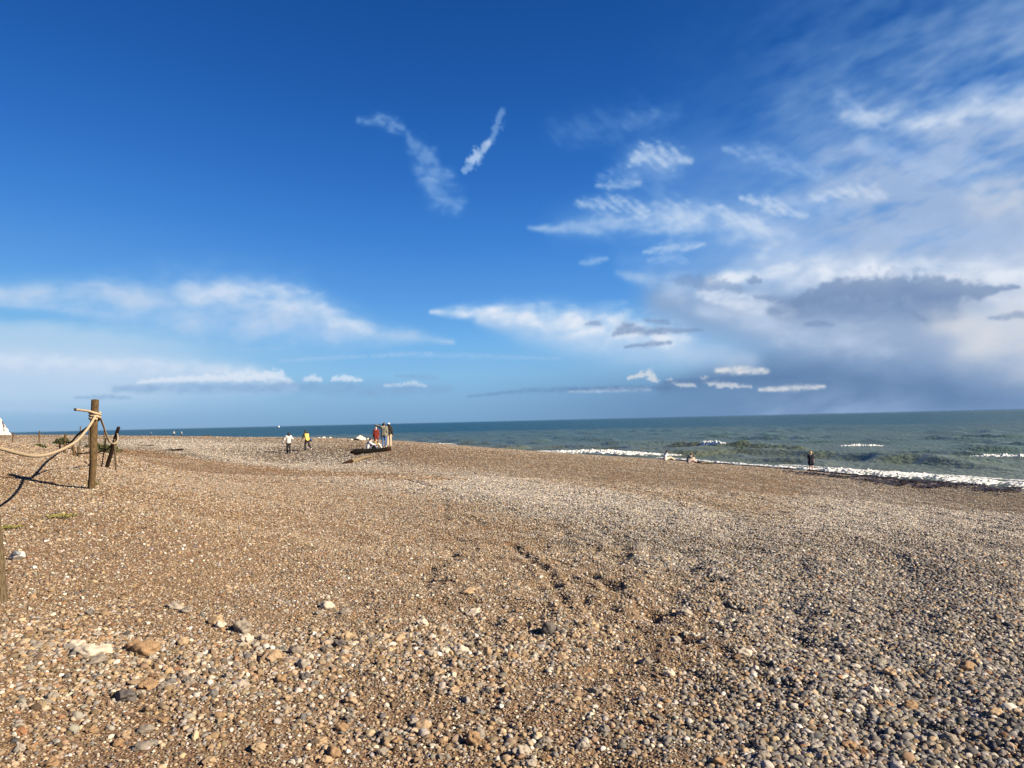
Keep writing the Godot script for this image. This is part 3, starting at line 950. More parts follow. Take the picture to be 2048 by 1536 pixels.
func make_fence() -> void:
	var brown := grain(61, [0.36, 0.295, 0.205], [0.15, 0.118, 0.08], 3.0, 1.6)
	var dark := grain(62, [0.15, 0.10, 0.065], [0.06, 0.04, 0.028], 3.0, 1.6)
	var grey := grain(63, [0.36, 0.315, 0.245], [0.15, 0.125, 0.095], 3.0, 1.6)
	var hemp := grain(64, [0.70, 0.635, 0.54], [0.44, 0.385, 0.31], 6.0, 20.0)
	var old_hemp := grain(65, [0.26, 0.20, 0.14], [0.14, 0.10, 0.07], 6.0, 20.0)
	var low := func(x: float, d: float) -> Vector3: return Vector3(x, ground(x, d), -d)
	var posts := "posts of the rope fence"
	# the near pair
	stake("tall brown wooden post with rope knotted round its upper part", low.call(-5.69, 10.4), Vector3(-5.64, 2.065, -10.4), 0.047, brown, posts, 1.0)
	stake("grey weathered post cut by the left edge of the picture", low.call(-3.985, 6.0), Vector3(-4.12, 1.68, -6.0), 0.052, grey, posts)
	# the leaning group behind
	stake("dark brown post leaning to the right behind the tall post", low.call(-8.55, 16.2), Vector3(-8.19, 1.71, -16.0), 0.043, dark, posts, 0.75)
	stake("thin pale stake standing right of the dark leaning post", low.call(-8.14, 15.8), Vector3(-8.20, 1.46, -15.85), 0.020, grey, posts)
	stake("thin dark stick between the tall post and the dark leaning post", low.call(-8.28, 15.5), Vector3(-8.19, 1.49, -15.5), 0.013, dark, posts)
	# the row beyond
	stake("short dark post left of its row, under the hanging rope", low.call(-12.60, 21.5), Vector3(-12.66, 1.38, -21.5), 0.026, dark, posts)
	stake("brown post of the middle row, tallest there", low.call(-12.82, 22.0), Vector3(-12.78, 1.57, -22.0), 0.036, brown, posts)
	stake("brown post of the middle row, second nearest to the tall post", low.call(-11.38, 20.0), Vector3(-11.42, 1.33, -20.0), 0.034, brown, posts)
	stake("pale post of the middle row, nearest to the tall post", low.call(-11.54, 20.5), Vector3(-11.56, 1.25, -20.5), 0.036, grey, posts)
	var k := 0
	for a in [[-14.1, 25.6, 0.70], [-13.75, 25.9, 0.72], [-14.9, 26.5, 0.74], [-13.4, 26.0, 0.76]]:
		stake(["slim grey stake in green grass, leftmost of four", "slim grey stake in green grass, second of four", "slim grey stake in green grass, tallest of four", "slim grey stake in green grass, rightmost of four"][k], low.call(a[0], a[1]), low.call(a[0] + 0.02, a[1]) + Vector3(0, a[2], 0), 0.022, grey, posts)
		k += 1
	stake("far thin post by the foot of the white cliff", low.call(-26.0, 40.0), Vector3(-25.97, 1.66, -40.0), 0.034, brown, posts)
	stake("far thin post above the low green bush", low.call(-27.7, 45.0), Vector3(-27.66, 1.72, -45.0), 0.036, brown, posts)
	# ropes
	var near := line_rope("pale thick rope hanging from the tall post to the left edge", [Vector3(-5.60, 1.845, -10.33), Vector3(-5.44, 1.66, -9.82), Vector3(-5.15, 1.50, -9.0), Vector3(-4.67, 1.415, -7.62), Vector3(-4.22, 1.52, -6.35), Vector3(-4.11, 1.59, -5.97)], 0.0155, hemp, 10, 0.011)
	var base := Vector3(-5.60, 1.845, -10.33)
	var loops := []
	for i in 46:
		var phi := TAU * i / 16.0 + 0.6
		loops.append(Vector3(-5.645, 1.80 + 0.105 * i / 45.0 + 0.012 * sin(phi), -10.4) + Vector3(cos(phi), 0, sin(phi)) * 0.064 - base)
	var pts := curve(loops, 0.02)
	part("coil", tube(pts, even(pts.size(), 0.0155), 9, 42.0), hemp, near)
	pts = curve([Vector3(-5.60, 1.885, -10.33) - base, Vector3(-5.66, 1.91, -10.31) - base, Vector3(-5.74, 1.925, -10.30) - base, Vector3(-5.83, 1.938, -10.29) - base], 0.012)
	var loose := part("loose_end", tube(pts, even(pts.size(), 0.0155), 10, 42.0), hemp, near)
	pts = curve([Vector3(-5.83, 1.938, -10.29) - base, Vector3(-5.86, 1.942, -10.287) - base], 0.008)
	part("tip", tube(pts, even(pts.size(), 0.018), 10), matte(0.03, 0.028, 0.026), loose)
	line_rope("rope looping from the tall post down to the dark leaning post", [Vector3(-5.60, 1.83, -10.45), Vector3(-6.29, 1.705, -11.84), Vector3(-6.58, 1.545, -12.49), Vector3(-6.91, 1.453, -13.2), Vector3(-7.27, 1.41, -14.05), Vector3(-7.70, 1.46, -15.0), Vector3(-8.20, 1.57, -15.96), Vector3(-8.30, 1.55, -16.02)], 0.0135, hemp)
	line_rope("dark rope stretched from the tall post to the tallest middle post", [Vector3(-5.62, 1.80, -10.45), Vector3(-7.5, 1.60, -13.3), Vector3(-9.6, 1.45, -16.8), Vector3(-11.4, 1.36, -19.8), Vector3(-12.79, 1.36, -21.97)], 0.017, old_hemp)
	line_rope("dark rope sagging from the leaning post to the pale middle post", [Vector3(-8.38, 1.38, -16.12), Vector3(-8.9, 1.24, -16.9), Vector3(-9.7, 1.15, -18.0), Vector3(-10.7, 1.10, -19.3), Vector3(-11.54, 1.06, -20.46)], 0.015, old_hemp)
	line_rope("short dark rope between the posts of the middle row", [Vector3(-11.56, 1.06, -20.54), Vector3(-11.75, 0.99, -20.8), Vector3(-12.2, 1.13, -21.4), Vector3(-12.78, 1.19, -21.97)], 0.015, old_hemp)


# leaves spread through a low dome
func foliage(size: Vector3, leaves: int, leaf: float, seed_: int) -> ArrayMesh:
	var r := RandomNumberGenerator.new()
	r.seed = seed_
	var n := noise_of(seed_, 1.0, 2)
	var st := SurfaceTool.new()
	st.begin(Mesh.PRIMITIVE_TRIANGLES)
	for i in leaves:
		var a := r.randf() * TAU
		var h := r.randf()
		var out := sqrt(r.randf()) * sqrt(maxf(0.0, 1.0 - h * h)) * (1.0 + 0.4 * n.get_noise_2d(cos(a) * 2.0, sin(a) * 2.0))
		var p := Vector3(cos(a) * out * size.x, h * size.y * (0.8 + 0.35 * n.get_noise_2d(cos(a) * out * 4.0, sin(a) * out * 4.0)), sin(a) * out * size.z)
		var dir := (Vector3(cos(a), 0.4 + h, sin(a)) + Vector3(r.randf_range(-1, 1), r.randf_range(-0.4, 0.8), r.randf_range(-1, 1))).normalized()
		var side := dir.cross(Vector3(r.randf_range(-1, 1), 1, r.randf_range(-1, 1))).normalized()
		var l := leaf * r.randf_range(0.7, 1.4)
		var w := l * 0.34
		var drop := Vector3(0, -l * 0.2, 0)
		var b := r.randf_range(0.6, 1.25)
		st.set_color(Color(0.075 * b * r.randf_range(0.8, 1.5), 0.095 * b, 0.042 * b))
		var q := [p, p + dir * l * 0.5 + side * w, p + dir * l * 0.5 - side * w, p + dir * l + drop]
		for k in [0, 1, 2, 2, 1, 3]:
			st.add_vertex(q[k])
	st.generate_normals()
	return st.commit()


func make_plants() -> void:
	var green := StandardMaterial3D.new()
	green.vertex_color_use_as_albedo = true
	green.roughness = 0.7
	green.metallic_specular = 0.3
	green.backlight_enabled = true
	green.backlight = lin(0.10, 0.16, 0.04)
	var wood := matte(0.12, 0.085, 0.055)
	for a in [
		["low dark green bush nearest to the cliff", -11.15, 18.1, Vector3(0.17, 0.10, 0.14), 420, 0.04],
		["larger green bush left of the middle row of posts", -14.75, 25.2, Vector3(0.28, 0.26, 0.22), 800, 0.055],
		["loose green clump among the slim grey stakes", -13.5, 25.4, Vector3(0.55, 0.26, 0.4), 900, 0.06],
		["low green clump just left of the tall post", -14.2, 26.2, Vector3(0.5, 0.22, 0.4), 800, 0.06],
	]:
		var o := thing("bush", a[0], "bush", Vector3(a[1], ground(a[1], a[2]) - 0.01, -a[2]), 0.0, "plants on the shingle")
		part("leaves", foliage(a[3], a[4], a[5], int(a[4]) + 3), green, o)
		for k in 5:
			var phi := k * 1.3
			var pts := curve([Vector3(0, -0.05, 0), Vector3(cos(phi), 1.2, sin(phi)) * a[3] * 0.35, Vector3(cos(phi), 0.95, sin(phi)) * a[3] * 0.75], 0.03)
			part("stem", tube(pts, even(pts.size(), 0.006), 5), wood, o)
	for a in [["small yellow-green grass tuft on the tan gravel", -5.20, 8.9, 0.16], ["green grass tuft at the left edge above the grey post", -5.50, 8.35, 0.14], ["tiny green sprig left of the tall post's foot", -5.95, 10.9, 0.07]]:
		var r := RandomNumberGenerator.new()
		r.seed = int(a[3] * 1000.0)
		var st := SurfaceTool.new()
		st.begin(Mesh.PRIMITIVE_TRIANGLES)
		for i in 260:
			var p := Vector3(r.randfn(0, a[3] * 0.55), 0, r.randfn(0, a[3] * 0.3))
			var dir := Vector3(r.randfn(0, 0.8), 0.6, r.randfn(0, 0.8)).normalized()
			var side := dir.cross(Vector3(r.randfn(), 0.3, r.randfn())).normalized() * 0.0035
			var l := r.randf_range(0.025, 0.06)
			var b := r.randf_range(0.7, 1.3)
			st.set_color(Color(0.15 * b, 0.15 * b, 0.045 * b) if r.randf() < 0.7 else Color(0.30 * b, 0.24 * b, 0.09 * b))
			for q in [p - side, p + side, p + dir * l * 0.6 + side * 0.8, p - side, p + dir * l * 0.6 + side * 0.8, p + dir * l - Vector3(0, l * 0.3, 0)]:
				st.add_vertex(q)
		st.generate_normals()
		var o := thing("grass_tuft", a[0], "grass", Vector3(a[1], ground(a[1], a[2]) + 0.012, -a[2]), 0.0, "grass tufts on the gravel")
		part("blades", st.commit(), green, o).set_meta("kind", "stuff")


# ---------------------------------------------------------------- the single stones one can tell apart
const BIG := "-2.10,5.95,0.113,0.121,2 -2.52,5.27,0.150,0.107,1 -2.61,5.31,0.101,0.086,1 -2.26,4.49,0.121,0.073,3 -2.80,6.38,0.129,0.060,4 -2.69,6.31,0.102,0.051,2 -2.96,5.21,0.120,0.070,5 -2.81,5.13,0.159,0.083,5 -2.76,5.21,0.106,0.063,5 -2.71,5.03,0.116,0.054,2 -1.96,5.66,0.084,0.084,5 -1.66,5.27,0.128,0.085,0 -1.56,5.46,0.092,0.081,2 -1.29,5.84,0.079,0.071,0 -1.90,5.81,0.079,0.055,4 -1.36,5.57,0.068,0.053,2 -2.36,5.50,0.067,0.067,0 -2.36,6.09,0.099,0.082,0 -2.29,6.00,0.081,0.057,5 -2.30,4.73,0.115,0.038,0 -2.21,4.69,0.114,0.044,1 -0.99,4.60,0.075,0.043,0 -0.53,4.25,0.092,0.052,0 -0.58,4.32,0.053,0.041,4 -0.24,3.99,0.065,0.076,1 -0.21,4.04,0.060,0.066,2 0.01,3.84,0.078,0.052,4 0.13,4.01,0.065,0.038,2 0.24,6.00,0.105,0.105,3 0.31,6.00,0.049,0.041,3 -0.04,5.33,0.079,0.050,1 -0.21,5.38,0.051,0.073,0 -0.41,5.52,0.119,0.067,5 -0.90,5.81,0.094,0.063,0 -0.61,5.42,0.088,0.051,4 -0.51,5.48,0.074,0.044,5 0.46,4.74,0.077,0.051,2 0.53,4.78,0.058,0.052,4 0.22,4.78,0.045,0.045,3 0.97,5.03,0.061,0.054,5 1.44,6.72,0.118,0.064,4 1.57,5.42,0.095,0.059,5 1.12,4.20,0.068,0.057,2 1.18,3.87,0.052,0.058,2 1.14,3.74,0.045,0.045,2 0.93,3.69,0.065,0.045,1 -1.03,4.01,0.076,0.043,0 -1.30,3.89,0.063,0.042,0 -0.92,3.89,0.068,0.053,1 -1.48,3.74,0.056,0.040,0 -2.20,3.68,0.090,0.045,1 -2.02,4.01,0.060,0.038,0 -1.87,3.89,0.095,0.037,2 -1.95,4.09,0.077,0.039,2 -2.22,4.07,0.055,0.033,1 -2.53,3.98,0.054,0.038,6 -2.64,4.44,0.066,0.054,2 2.09,4.63,0.056,0.063,5 2.21,4.44,0.078,0.060,1 2.39,5.05,0.075,0.061,0 2.96,5.17,0.084,0.063,1 2.60,4.30,0.076,0.052,0 1.62,3.87,0.068,0.052,1 2.16,3.95,0.075,0.053,2 -1.35,4.95,0.067,0.047,3 -1.49,4.89,0.073,0.053,1 -1.70,4.78,0.097,0.052,4 -2.01,4.78,0.078,0.045,2 -1.68,6.90,0.112,0.075,5 -1.47,6.64,0.090,0.063,2 -0.47,7.46,0.121,0.061,0 -0.39,6.80,0.119,0.064,5 -0.77,6.33,0.094,0.060,5 -1.28,5.63,0.084,0.069,3 1.20,5.95,0.088,0.056,4 0.87,5.35,0.080,0.051,2 -1.41,5.15,0.084,0.063,4 -2.11,4.67,0.082,0.044,2 -3.16,5.13,0.076,0.049,2 -3.22,5.55,0.075,0.045,1"


func make_stones(beach: Node) -> void:
	var shapes: Array[ArrayMesh] = []
	for i in 7:
		shapes.append(stone_mesh(3, 200 + i, 0.35 + 0.05 * i, 0.25 if i < 5 else 0.75))
	var speckle := NoiseTexture2D.new()
	speckle.width = 256
	speckle.height = 256
	speckle.seamless = true
	speckle.noise = noise_of(71, 0.03, 5)
	speckle.color_ramp = ramp([[0.0, 0.5, 0.48, 0.46], [0.3, 0.82, 0.8, 0.78], [0.6, 1, 1, 1], [0.85, 1.0, 0.97, 0.9]], false)
	var coats: Array[StandardMaterial3D] = []
	for s in STONES:
		var m := StandardMaterial3D.new()
		m.albedo_color = lin(s[0] * 0.64, s[1] * 0.62, s[2] * 0.64)
		m.albedo_texture = speckle
		m.uv1_triplanar = true
		m.uv1_scale = Vector3(1.3, 1.3, 1.3)
		m.heightmap_enabled = true
		m.heightmap_texture = speckle
		m.heightmap_scale = 0.25
		m.roughness = 0.75
		m.metallic_specular = 0.35
		coats.append(m)
	var r := RandomNumberGenerator.new()
	r.seed = 91
	var all := []
	for s in BIG.split(" "):
		var f := s.split_floats(",")
		all.append([f[0], f[1], f[2], f[3], int(f[4])])
	while all.size() < 300:
		var d := 3.3 + 3.6 * r.randf()
		var x := r.randf_range(-0.70, 0.70) * d
		var z := shingle(x, d)
		if r.randf() > 0.04 + maxf(rubble(x, d), z.r * 0.1):
			continue
		var s := r.randf_range(0.035, 0.06) 
		all.append([x, d, s, s * r.randf_range(0.55, 0.85), [0, 1, 2, 0, 4, 1, 0, 2, 4, 8, 7][r.randi() % 11]])
	for a in all:
		var o := part("stone", shapes[r.randi() % 5 if r.randf() < 0.75 else 5 + r.randi() % 2], coats[a[4]], beach)
		var h: float = a[3] * 0.95
		o.position = Vector3(a[0], ground(a[0], a[1]) + h * 0.34, -a[1])
		o.basis = Basis.from_euler(Vector3(r.randf_range(-0.25, 0.25), r.randf_range(-0.5, 0.5) + (PI if r.randf() < 0.5 else 0.0), r.randf_range(-0.25, 0.25))) * Basis.from_scale(Vector3(a[2], h, a[2] * r.randf_range(0.65, 0.95)) * 1.12)
	# the split flint by the grey post
	var flint := thing("split_flint", "split white flint with a grey core beside the grey post", "stone", Vector3(-4.62, ground(-4.62, 7.2) + 0.035, -7.2))
	var rind := part("rind", stone_mesh(3, 301, 0.5, 0.9), matte(0.36, 0.35, 0.33), flint)
	rind.scale = Vector3(0.14, 0.085, 0.10)
	var core := part("core", stone_mesh(2, 302, 0.3, 1.0), matte(0.13, 0.14, 0.16, 0.4), flint)
	core.scale = Vector3(0.075, 0.05, 0.06)
	core.position = Vector3(0.01, 0.03, 0.035)
	lap("stones")


# ---------------------------------------------------------------- driftwood, rocks, weed
func make_flotsam() -> void:
	var char_wood := grain(66, [0.055, 0.045, 0.042], [0.018, 0.016, 0.016], 3.0, 0.8)
	var bleached := grain(67, [0.46, 0.41, 0.335], [0.30, 0.25, 0.19], 3.0, 0.8)
	var rusty := grain(68, [0.17, 0.095, 0.055], [0.08, 0.045, 0.028], 3.0, 0.8)
	var a := Vector3(-11.15, -0.24, -53.1)
	var log_ := thing("driftwood_log", "long dark driftwood log with people seated behind it", "log", a)
	var keys := [Vector3.ZERO, Vector3(0.12, 0.03, 0), Vector3(0.9, 0.04, -0.5), Vector3(1.7, 0.05, -0.9), Vector3(2.2, 0.09, -1.2)]
	var pts := curve(keys, 0.06)
	var radii := PackedFloat32Array()
	for i in pts.size():
		var t := float(i) / (pts.size() - 1)
		radii.append(lerpf(0.10, 0.19, smoothstep(0.0, 0.16, t)) * (1.0 - 0.15 * t))
	part("trunk", tube(pts, radii, 14, 0.0, 0.25, 5), char_wood, log_)
	pts = curve([Vector3(2.17, 0.09, -1.18), Vector3(2.34, 0.10, -1.26), Vector3(2.48, 0.06, -1.33)], 0.04)
	radii = even(pts.size(), 0.16)
	radii[pts.size() - 1] = 0.08
	part("root_end", tube(pts, radii, 12, 0.0, 0.6, 6), rusty, log_)
	var b := Vector3(-9.85, ground(-9.85, 46.3) + 0.06, -46.3)
	var beam := thing("driftwood_beam", "pale bleached driftwood branch in front of the dark log", "driftwood", b)
	var far := Vector3(-9.25, ground(-9.25, 50.2) + 0.08, -50.2) - b
	pts = curve([far * 0.1, far * 0.4 + Vector3(0.05, 0.05, 0), far * 0.75 + Vector3(-0.08, 0.05, 0), far], 0.1)
	radii = PackedFloat32Array()
	for i in pts.size():
		radii.append(lerpf(0.15, 0.07, float(i) / pts.size()))
	part("branch", tube(pts, radii, 12, 0.0, 0.35, 7), bleached, beam)
	pts = curve([far * 0.12, Vector3(-0.08, 0.02, 0.0), Vector3(-0.32, -0.03, 0.25)], 0.06)
	radii = PackedFloat32Array()
	for i in pts.size():
		radii.append(lerpf(0.15, 0.05, float(i) / pts.size()))
	part("broken_end", tube(pts, radii, 12, 0.0, 0.4, 8), rusty, beam)
	for s in [["dark stick lying flat on the grey shingle, farther of two", -37.5, 79.0, 1.3], ["dark stick lying flat on the shingle, nearer of two", -21.2, 48.0, 1.2], ["short reddish stick left of the walking pair", -31.9, 106.0, 1.6]]:
		var o := thing("stick", s[0], "stick", Vector3(s[1], ground(s[1], s[2]) + 0.04, -s[2]), 0.0, "sticks on the shingle")
		pts = curve([Vector3(-0.5, 0, 0) * s[3], Vector3(0.0, 0.03, 0.05), Vector3(0.5, 0.02, -0.1) * s[3]], 0.1)
		part("branch", tube(pts, even(pts.size(), 0.05), 8, 0.0, 0.5, 9), rusty if s[2] > 100.0 else char_wood, o)
	var l := Vector3(-100.5, ground(-100.5, 251.0) + 0.25, -251.0)
	var far_log := thing("driftwood_log", "far brown driftwood log beside the two distant people", "log", l)
	pts = curve([Vector3(-1.9, -0.1, 0), Vector3(-0.5, 0.05, 0), Vector3(1.0, 0.2, 0), Vector3(2.0, 0.12, 0)], 0.2)
	part("trunk", tube(pts, even(pts.size(), 0.3), 10, 0.0, 0.4, 10), grain(69, [0.34, 0.25, 0.15], [0.14, 0.1, 0.06], 3.0, 0.8), far_log)
	# white rocks on the crest
	var chalk := matte(0.48, 0.44, 0.37)
	var r := RandomNumberGenerator.new()
	r.seed = 33
	var names := ["topmost pale rock of the heap behind the seated people", "pale rock at the left foot of the heap", "pale rock at the right foot of the heap", "broad pale rock low in the front of the heap", "small pale rock far right of the heap", "pale rock at the back of the heap", "middle pale rock of the heap", "small pale rock far left of the heap"]
	var spots := [[0.0, 0.36, 0.42], [-0.45, 0.1, 0.5], [0.42, 0.1, 0.5], [0.05, 0.08, 0.62], [0.95, 0.04, 0.4], [0.2, 0.22, 0.45], [-0.18, 0.24, 0.46], [-0.85, 0.03, 0.3]]
	for i in 8:
		var p: Array = spots[i]
		var d := 86.0 + r.randf_range(-0.3, 0.3)
		var o := part("pale_rock", stone_mesh(2, 400 + i, 0.6, 0.9), chalk, self)
		o.position = Vector3(-17.1 + p[0], ground(-17.1, 86.0) + p[1] + 0.04, -d)
		o.scale = Vector3(p[2] * 1.2, p[2] * 0.75, p[2])
		tag(o, names[i], "rock", "pale rocks heaped on the crest")
	for i in 3:
		var o := part("pale_rock", stone_mesh(2, 410 + i, 0.6, 0.9), chalk, self)
		o.position = Vector3(-26.2 + [-0.7, 0.0, 0.9][i], ground(-26.0, 106.5) + 0.05, -106.5)
		o.scale = Vector3(0.7, 0.4, 0.6) * [0.8, 1.1, 0.7][i]
		tag(o, ["left", "middle and largest", "right"][i] + " of three low pale rocks right of the yellow top", "rock", "pale rocks heaped on the crest")


func make_weed() -> void:
	# dark weed thrown up along the waterline
	var r := RandomNumberGenerator.new()
	r.seed = 44
	var st := SurfaceTool.new()
	st.begin(Mesh.PRIMITIVE_TRIANGLES)
	var n := noise_of(45, 0.25, 3)
	for line in [[0.9, 0.35, 5500], [6.0, 0.7, 2400], [10.0, 0.7, 1700]]:
		for i in line[2]:
			var t := r.randf()
			var p := Vector2(33.0, 42.0).lerp(Vector2(25.2, 65.0), t) if t < 0.98 else Vector2(25.2, 65.0)
			if line[0] > 1.0 and t > 0.6:
				continue
			if line[0] < 1.0 and r.randf() < 0.28:
				p = Vector2(25.2, 65.0).lerp(Vector2(18.0, 88.0), r.randf())
			var inland: Vector2 = Vector2(-0.94, -0.33) * (line[0] + r.randfn() * line[1] + 0.8 * n.get_noise_1d(p.y * 1.4))
			if n.get_noise_2d(p.y * 2.0, line[0] * 9.0) < (0.0 if line[0] < 1.0 else 0.16):
				continue
			p += inland
			var at := Vector3(p.x, ground(p.x, p.y) + 0.09, -p.y)
			var along := Vector3(r.randfn(), 0.0, r.randfn()).normalized()
			var side := along.cross(Vector3.UP) * r.randf_range(0.05, 0.11)
			var l := r.randf_range(0.18, 0.55)
			var b := r.randf_range(0.6, 1.4)
			st.set_color(Color(0.028 * b, 0.018 * b, 0.012 * b))
			var mid := at + along * l * 0.5 + Vector3(0, r.randf_range(0.02, 0.09), 0)
			var end := at + along * l
			for q in [at - side, at + side, mid + side, at - side, mid + side, mid - side, mid - side, mid + side, end + side, mid - side, end + side, end - side]:
				st.add_vertex(q)
	st.generate_normals()
	var m := StandardMaterial3D.new()
	m.vertex_color_use_as_albedo = true
	m.roughness = 0.45
	var o := part("seaweed", st.commit(), m, self)
	o.set_meta("kind", "stuff")
	tag(o, "dark brown seaweed strewn in lines along the water's edge", "seaweed")
	lap("weed")


# ---------------------------------------------------------------- breaking water
# a strip of surf: points along the crest (x, d), half-breadth, height; lumps of foam keep their own ragged outline
func surf(called: String, label: String, path: Array, breadth: Array, height: Array, m: Material, seed_: int, tear: float, step := 0.07, lump := 1.0) -> void:
	var keys := []
	for p in path:
		keys.append(Vector3(p[0], 0, -p[1]))
	var pts := curve(keys, step)
	var n := noise_of(seed_, 1.0, 4)
	var st := SurfaceTool.new()
	st.begin(Mesh.PRIMITIVE_TRIANGLES)
	st.set_smooth_group(0)
	var across := 26
	var v := []
	var keep := []
	for i in pts.size():
		var t := float(i) / (pts.size() - 1)
		var f := t * (breadth.size() - 1)
		var k := mini(int(f), breadth.size() - 2)
		var b: float = lerpf(breadth[k], breadth[k + 1], f - k)
		var h: float = lerpf(height[k], height[k + 1], f - k)
		var dir := (pts[mini(i + 1, pts.size() - 1)] - pts[maxi(i - 1, 0)]).normalized()
		var side := dir.cross(Vector3.UP)
		var sway := side * 0.5 * n.get_noise_2d(i * step * 0.12, 7.0)
		for j in across + 1:
			var s := float(j) / across * 2.0 - 1.0
			var p := pts[i] + side * s * b * (0.75 + 0.9 * n.get_noise_1d(i * step * 0.35)) + sway
			var rough := n.get_noise_2d(p.x * 3.0, p.z * 3.0)
			var fine := 0.6 * n.get_noise_2d(p.x * 10.0 + 30.0, p.z * 10.0) + 0.7 * n.get_noise_2d(i * step * 1.1, s * b * 7.0)
			var y := h * maxf(0.0, 1.0 - s * s) * (0.6 + 0.3 * lump * rough + 0.45 * lump * n.get_noise_2d(p.x * 0.7, p.z * 0.7)) + 0.22 * lump * rough * minf(1.0, h * 2.0) + 0.13 * fine * minf(1.0, h * 3.0) + 0.03
			v.append(Vector3(p.x, SEA + y + 0.06, p.z))
			keep.append(1.0 - s * s + rough * tear + fine * tear * 0.8 - 0.22 - 0.25 * maxf(0.0, 2.0 * absf(t - 0.5) - 0.7) * 3.0)
	for i in pts.size() - 1:
		for j in across:
			var a := i * (across + 1) + j
			var q := [a, a + across + 1, a + 1, a + across + 2]
			if keep[q[0]] > 0 and keep[q[1]] > 0 and keep[q[2]] > 0:
				for k in [0, 1, 2]:
					st.add_vertex(v[q[k]])
			if keep[q[1]] > 0 and keep[q[2]] > 0 and keep[q[3]] > 0:
				for k in [2, 1, 3]:
					st.add_vertex(v[q[k]])
	st.index()
	st.generate_normals()
	var o := part(called, st.commit(), m, self)
	o.set_meta("kind", "stuff")
	tag(o, label, "foam")


func make_surf() -> void:
	var white := StandardMaterial3D.new()
	white.albedo_color = lin(0.62, 0.64, 0.65)
	white.roughness = 0.6
	white.backlight_enabled = true
	white.backlight = lin(0.25, 0.28, 0.3)
	surf("surf", "long band of white foam washing up the shingle on the right", [[36.0, 40.0], [32.4, 46.6], [29.4, 56.0], [26.0, 65.2], [24.3, 71.0], [22.6, 76.0]], [1.5, 2.1, 2.0, 1.7, 1.2, 0.7], [0.26, 0.32, 0.34, 0.44, 0.26, 0.13], white, 81, 1.7, 0.07, 0.75)
	surf("surf", "thin white foam edge on the shingle beyond the seated people", [[22.8, 76.0], [20.0, 84.0], [17.2, 92.0]], [0.7, 0.6, 0.6], [0.15, 0.2, 0.15], white, 82, 1.2)
	surf("surf", "tumbling white wave breaking on the beach behind the seated people", [[20.5, 95.0], [15.0, 103.0], [11.5, 108.5], [6.5, 115.0], [3.5, 120.0]], [1.2, 2.2, 2.4, 1.6, 0.7], [0.25, 0.55, 0.8, 0.4, 0.15], white, 83, 1.1, 0.09, 0.7)
	surf("surf", "white head of the breaking green wave behind the seated people", [[28.6, 121.6], [29.8, 119.8], [31.0, 118.2], [32.4, 116.2]], [0.4, 1.0, 0.9, 0.3], [0.9, 1.5, 1.4, 0.9], white, 84, 0.9, 0.07, 0.6)
	surf("surf", "lacy thread of old foam just off the shore on the right", [[39.0, 42.5], [35.2, 50.0], [32.0, 58.5], [29.0, 67.0], [26.0, 75.0]], [0.9, 1.1, 1.0, 0.9, 0.5], [0.05, 0.06, 0.06, 0.05, 0.05], white, 90, 2.6)
	for a in [["small whitecap right of the person standing by the sea", 50.5, 112.0, 3.0], ["broken patch of foam at the right edge of the sea", 50.5, 79.0, 3.2], ["tiny whitecap left of the person standing by the sea", 40.0, 122.0, 1.6], ["faint foam far left beyond the dark log", -16.0, 170.0, 4.0]]:
		surf("whitecap", a[0], [[a[1] + a[3] * 0.9, a[2] - a[3] * 0.4], [a[1], a[2]], [a[1] - a[3] * 0.9, a[2] + a[3] * 0.5]], [0.25, 0.8, 0.25], [0.15, 0.4, 0.15], white, 85 + int(a[3]), 1.3)
	lap("surf")


func make_cliff() -> void:
	var n := noise_of(95, 0.06, 5)
	var v := PackedVector3Array()
	var colors := PackedColorArray()
	var cols := 90
	var rows := 46
	for r in rows:
		for c in cols:
			var s := 170.0 * pow(float(cols - 1 - c) / (cols - 1), 1.3)
			var t := float(r) / (rows - 1)
			var top := minf(1.72 * s + 0.12 * s * n.get_noise_1d(s * 2.0), 44.0 + 6.0 * n.get_noise_1d(s)) - 1.0
			var face := minf(1.0, t * 1.6)
			var back := maxf(0.0, t * 1.6 - 1.0) * 120.0
			var y := -2.0 + (top + 2.0) * face
			var jag := n.get_noise_2d(s * 4.0, y * 1.5) * 2.5 * face
			v.append(Vector3(-361.0 - s - (face * (top + 2.0) * 0.28 + back) * 0.68 + jag * 0.2, y, -555.0 - face * (top + 2.0) * 0.28 - back + jag))
			var b := 1.0 + 0.18 * n.get_noise_2d(s * 6.0, y * 9.0)
			colors.append(Color(0.80, 0.76, 0.64) * b if face < 1.0 else Color(0.11, 0.14, 0.05))
	var m := StandardMaterial3D.new()
	m.vertex_color_use_as_albedo = true
	m.roughness = 1.0
	var o := part("cliff", grid_mesh(v, cols, rows, colors, PackedVector2Array(), true), m, self)
	o.set_meta("kind", "structure")
	o.set_meta("label", "white chalk cliff sloping down to the far beach")


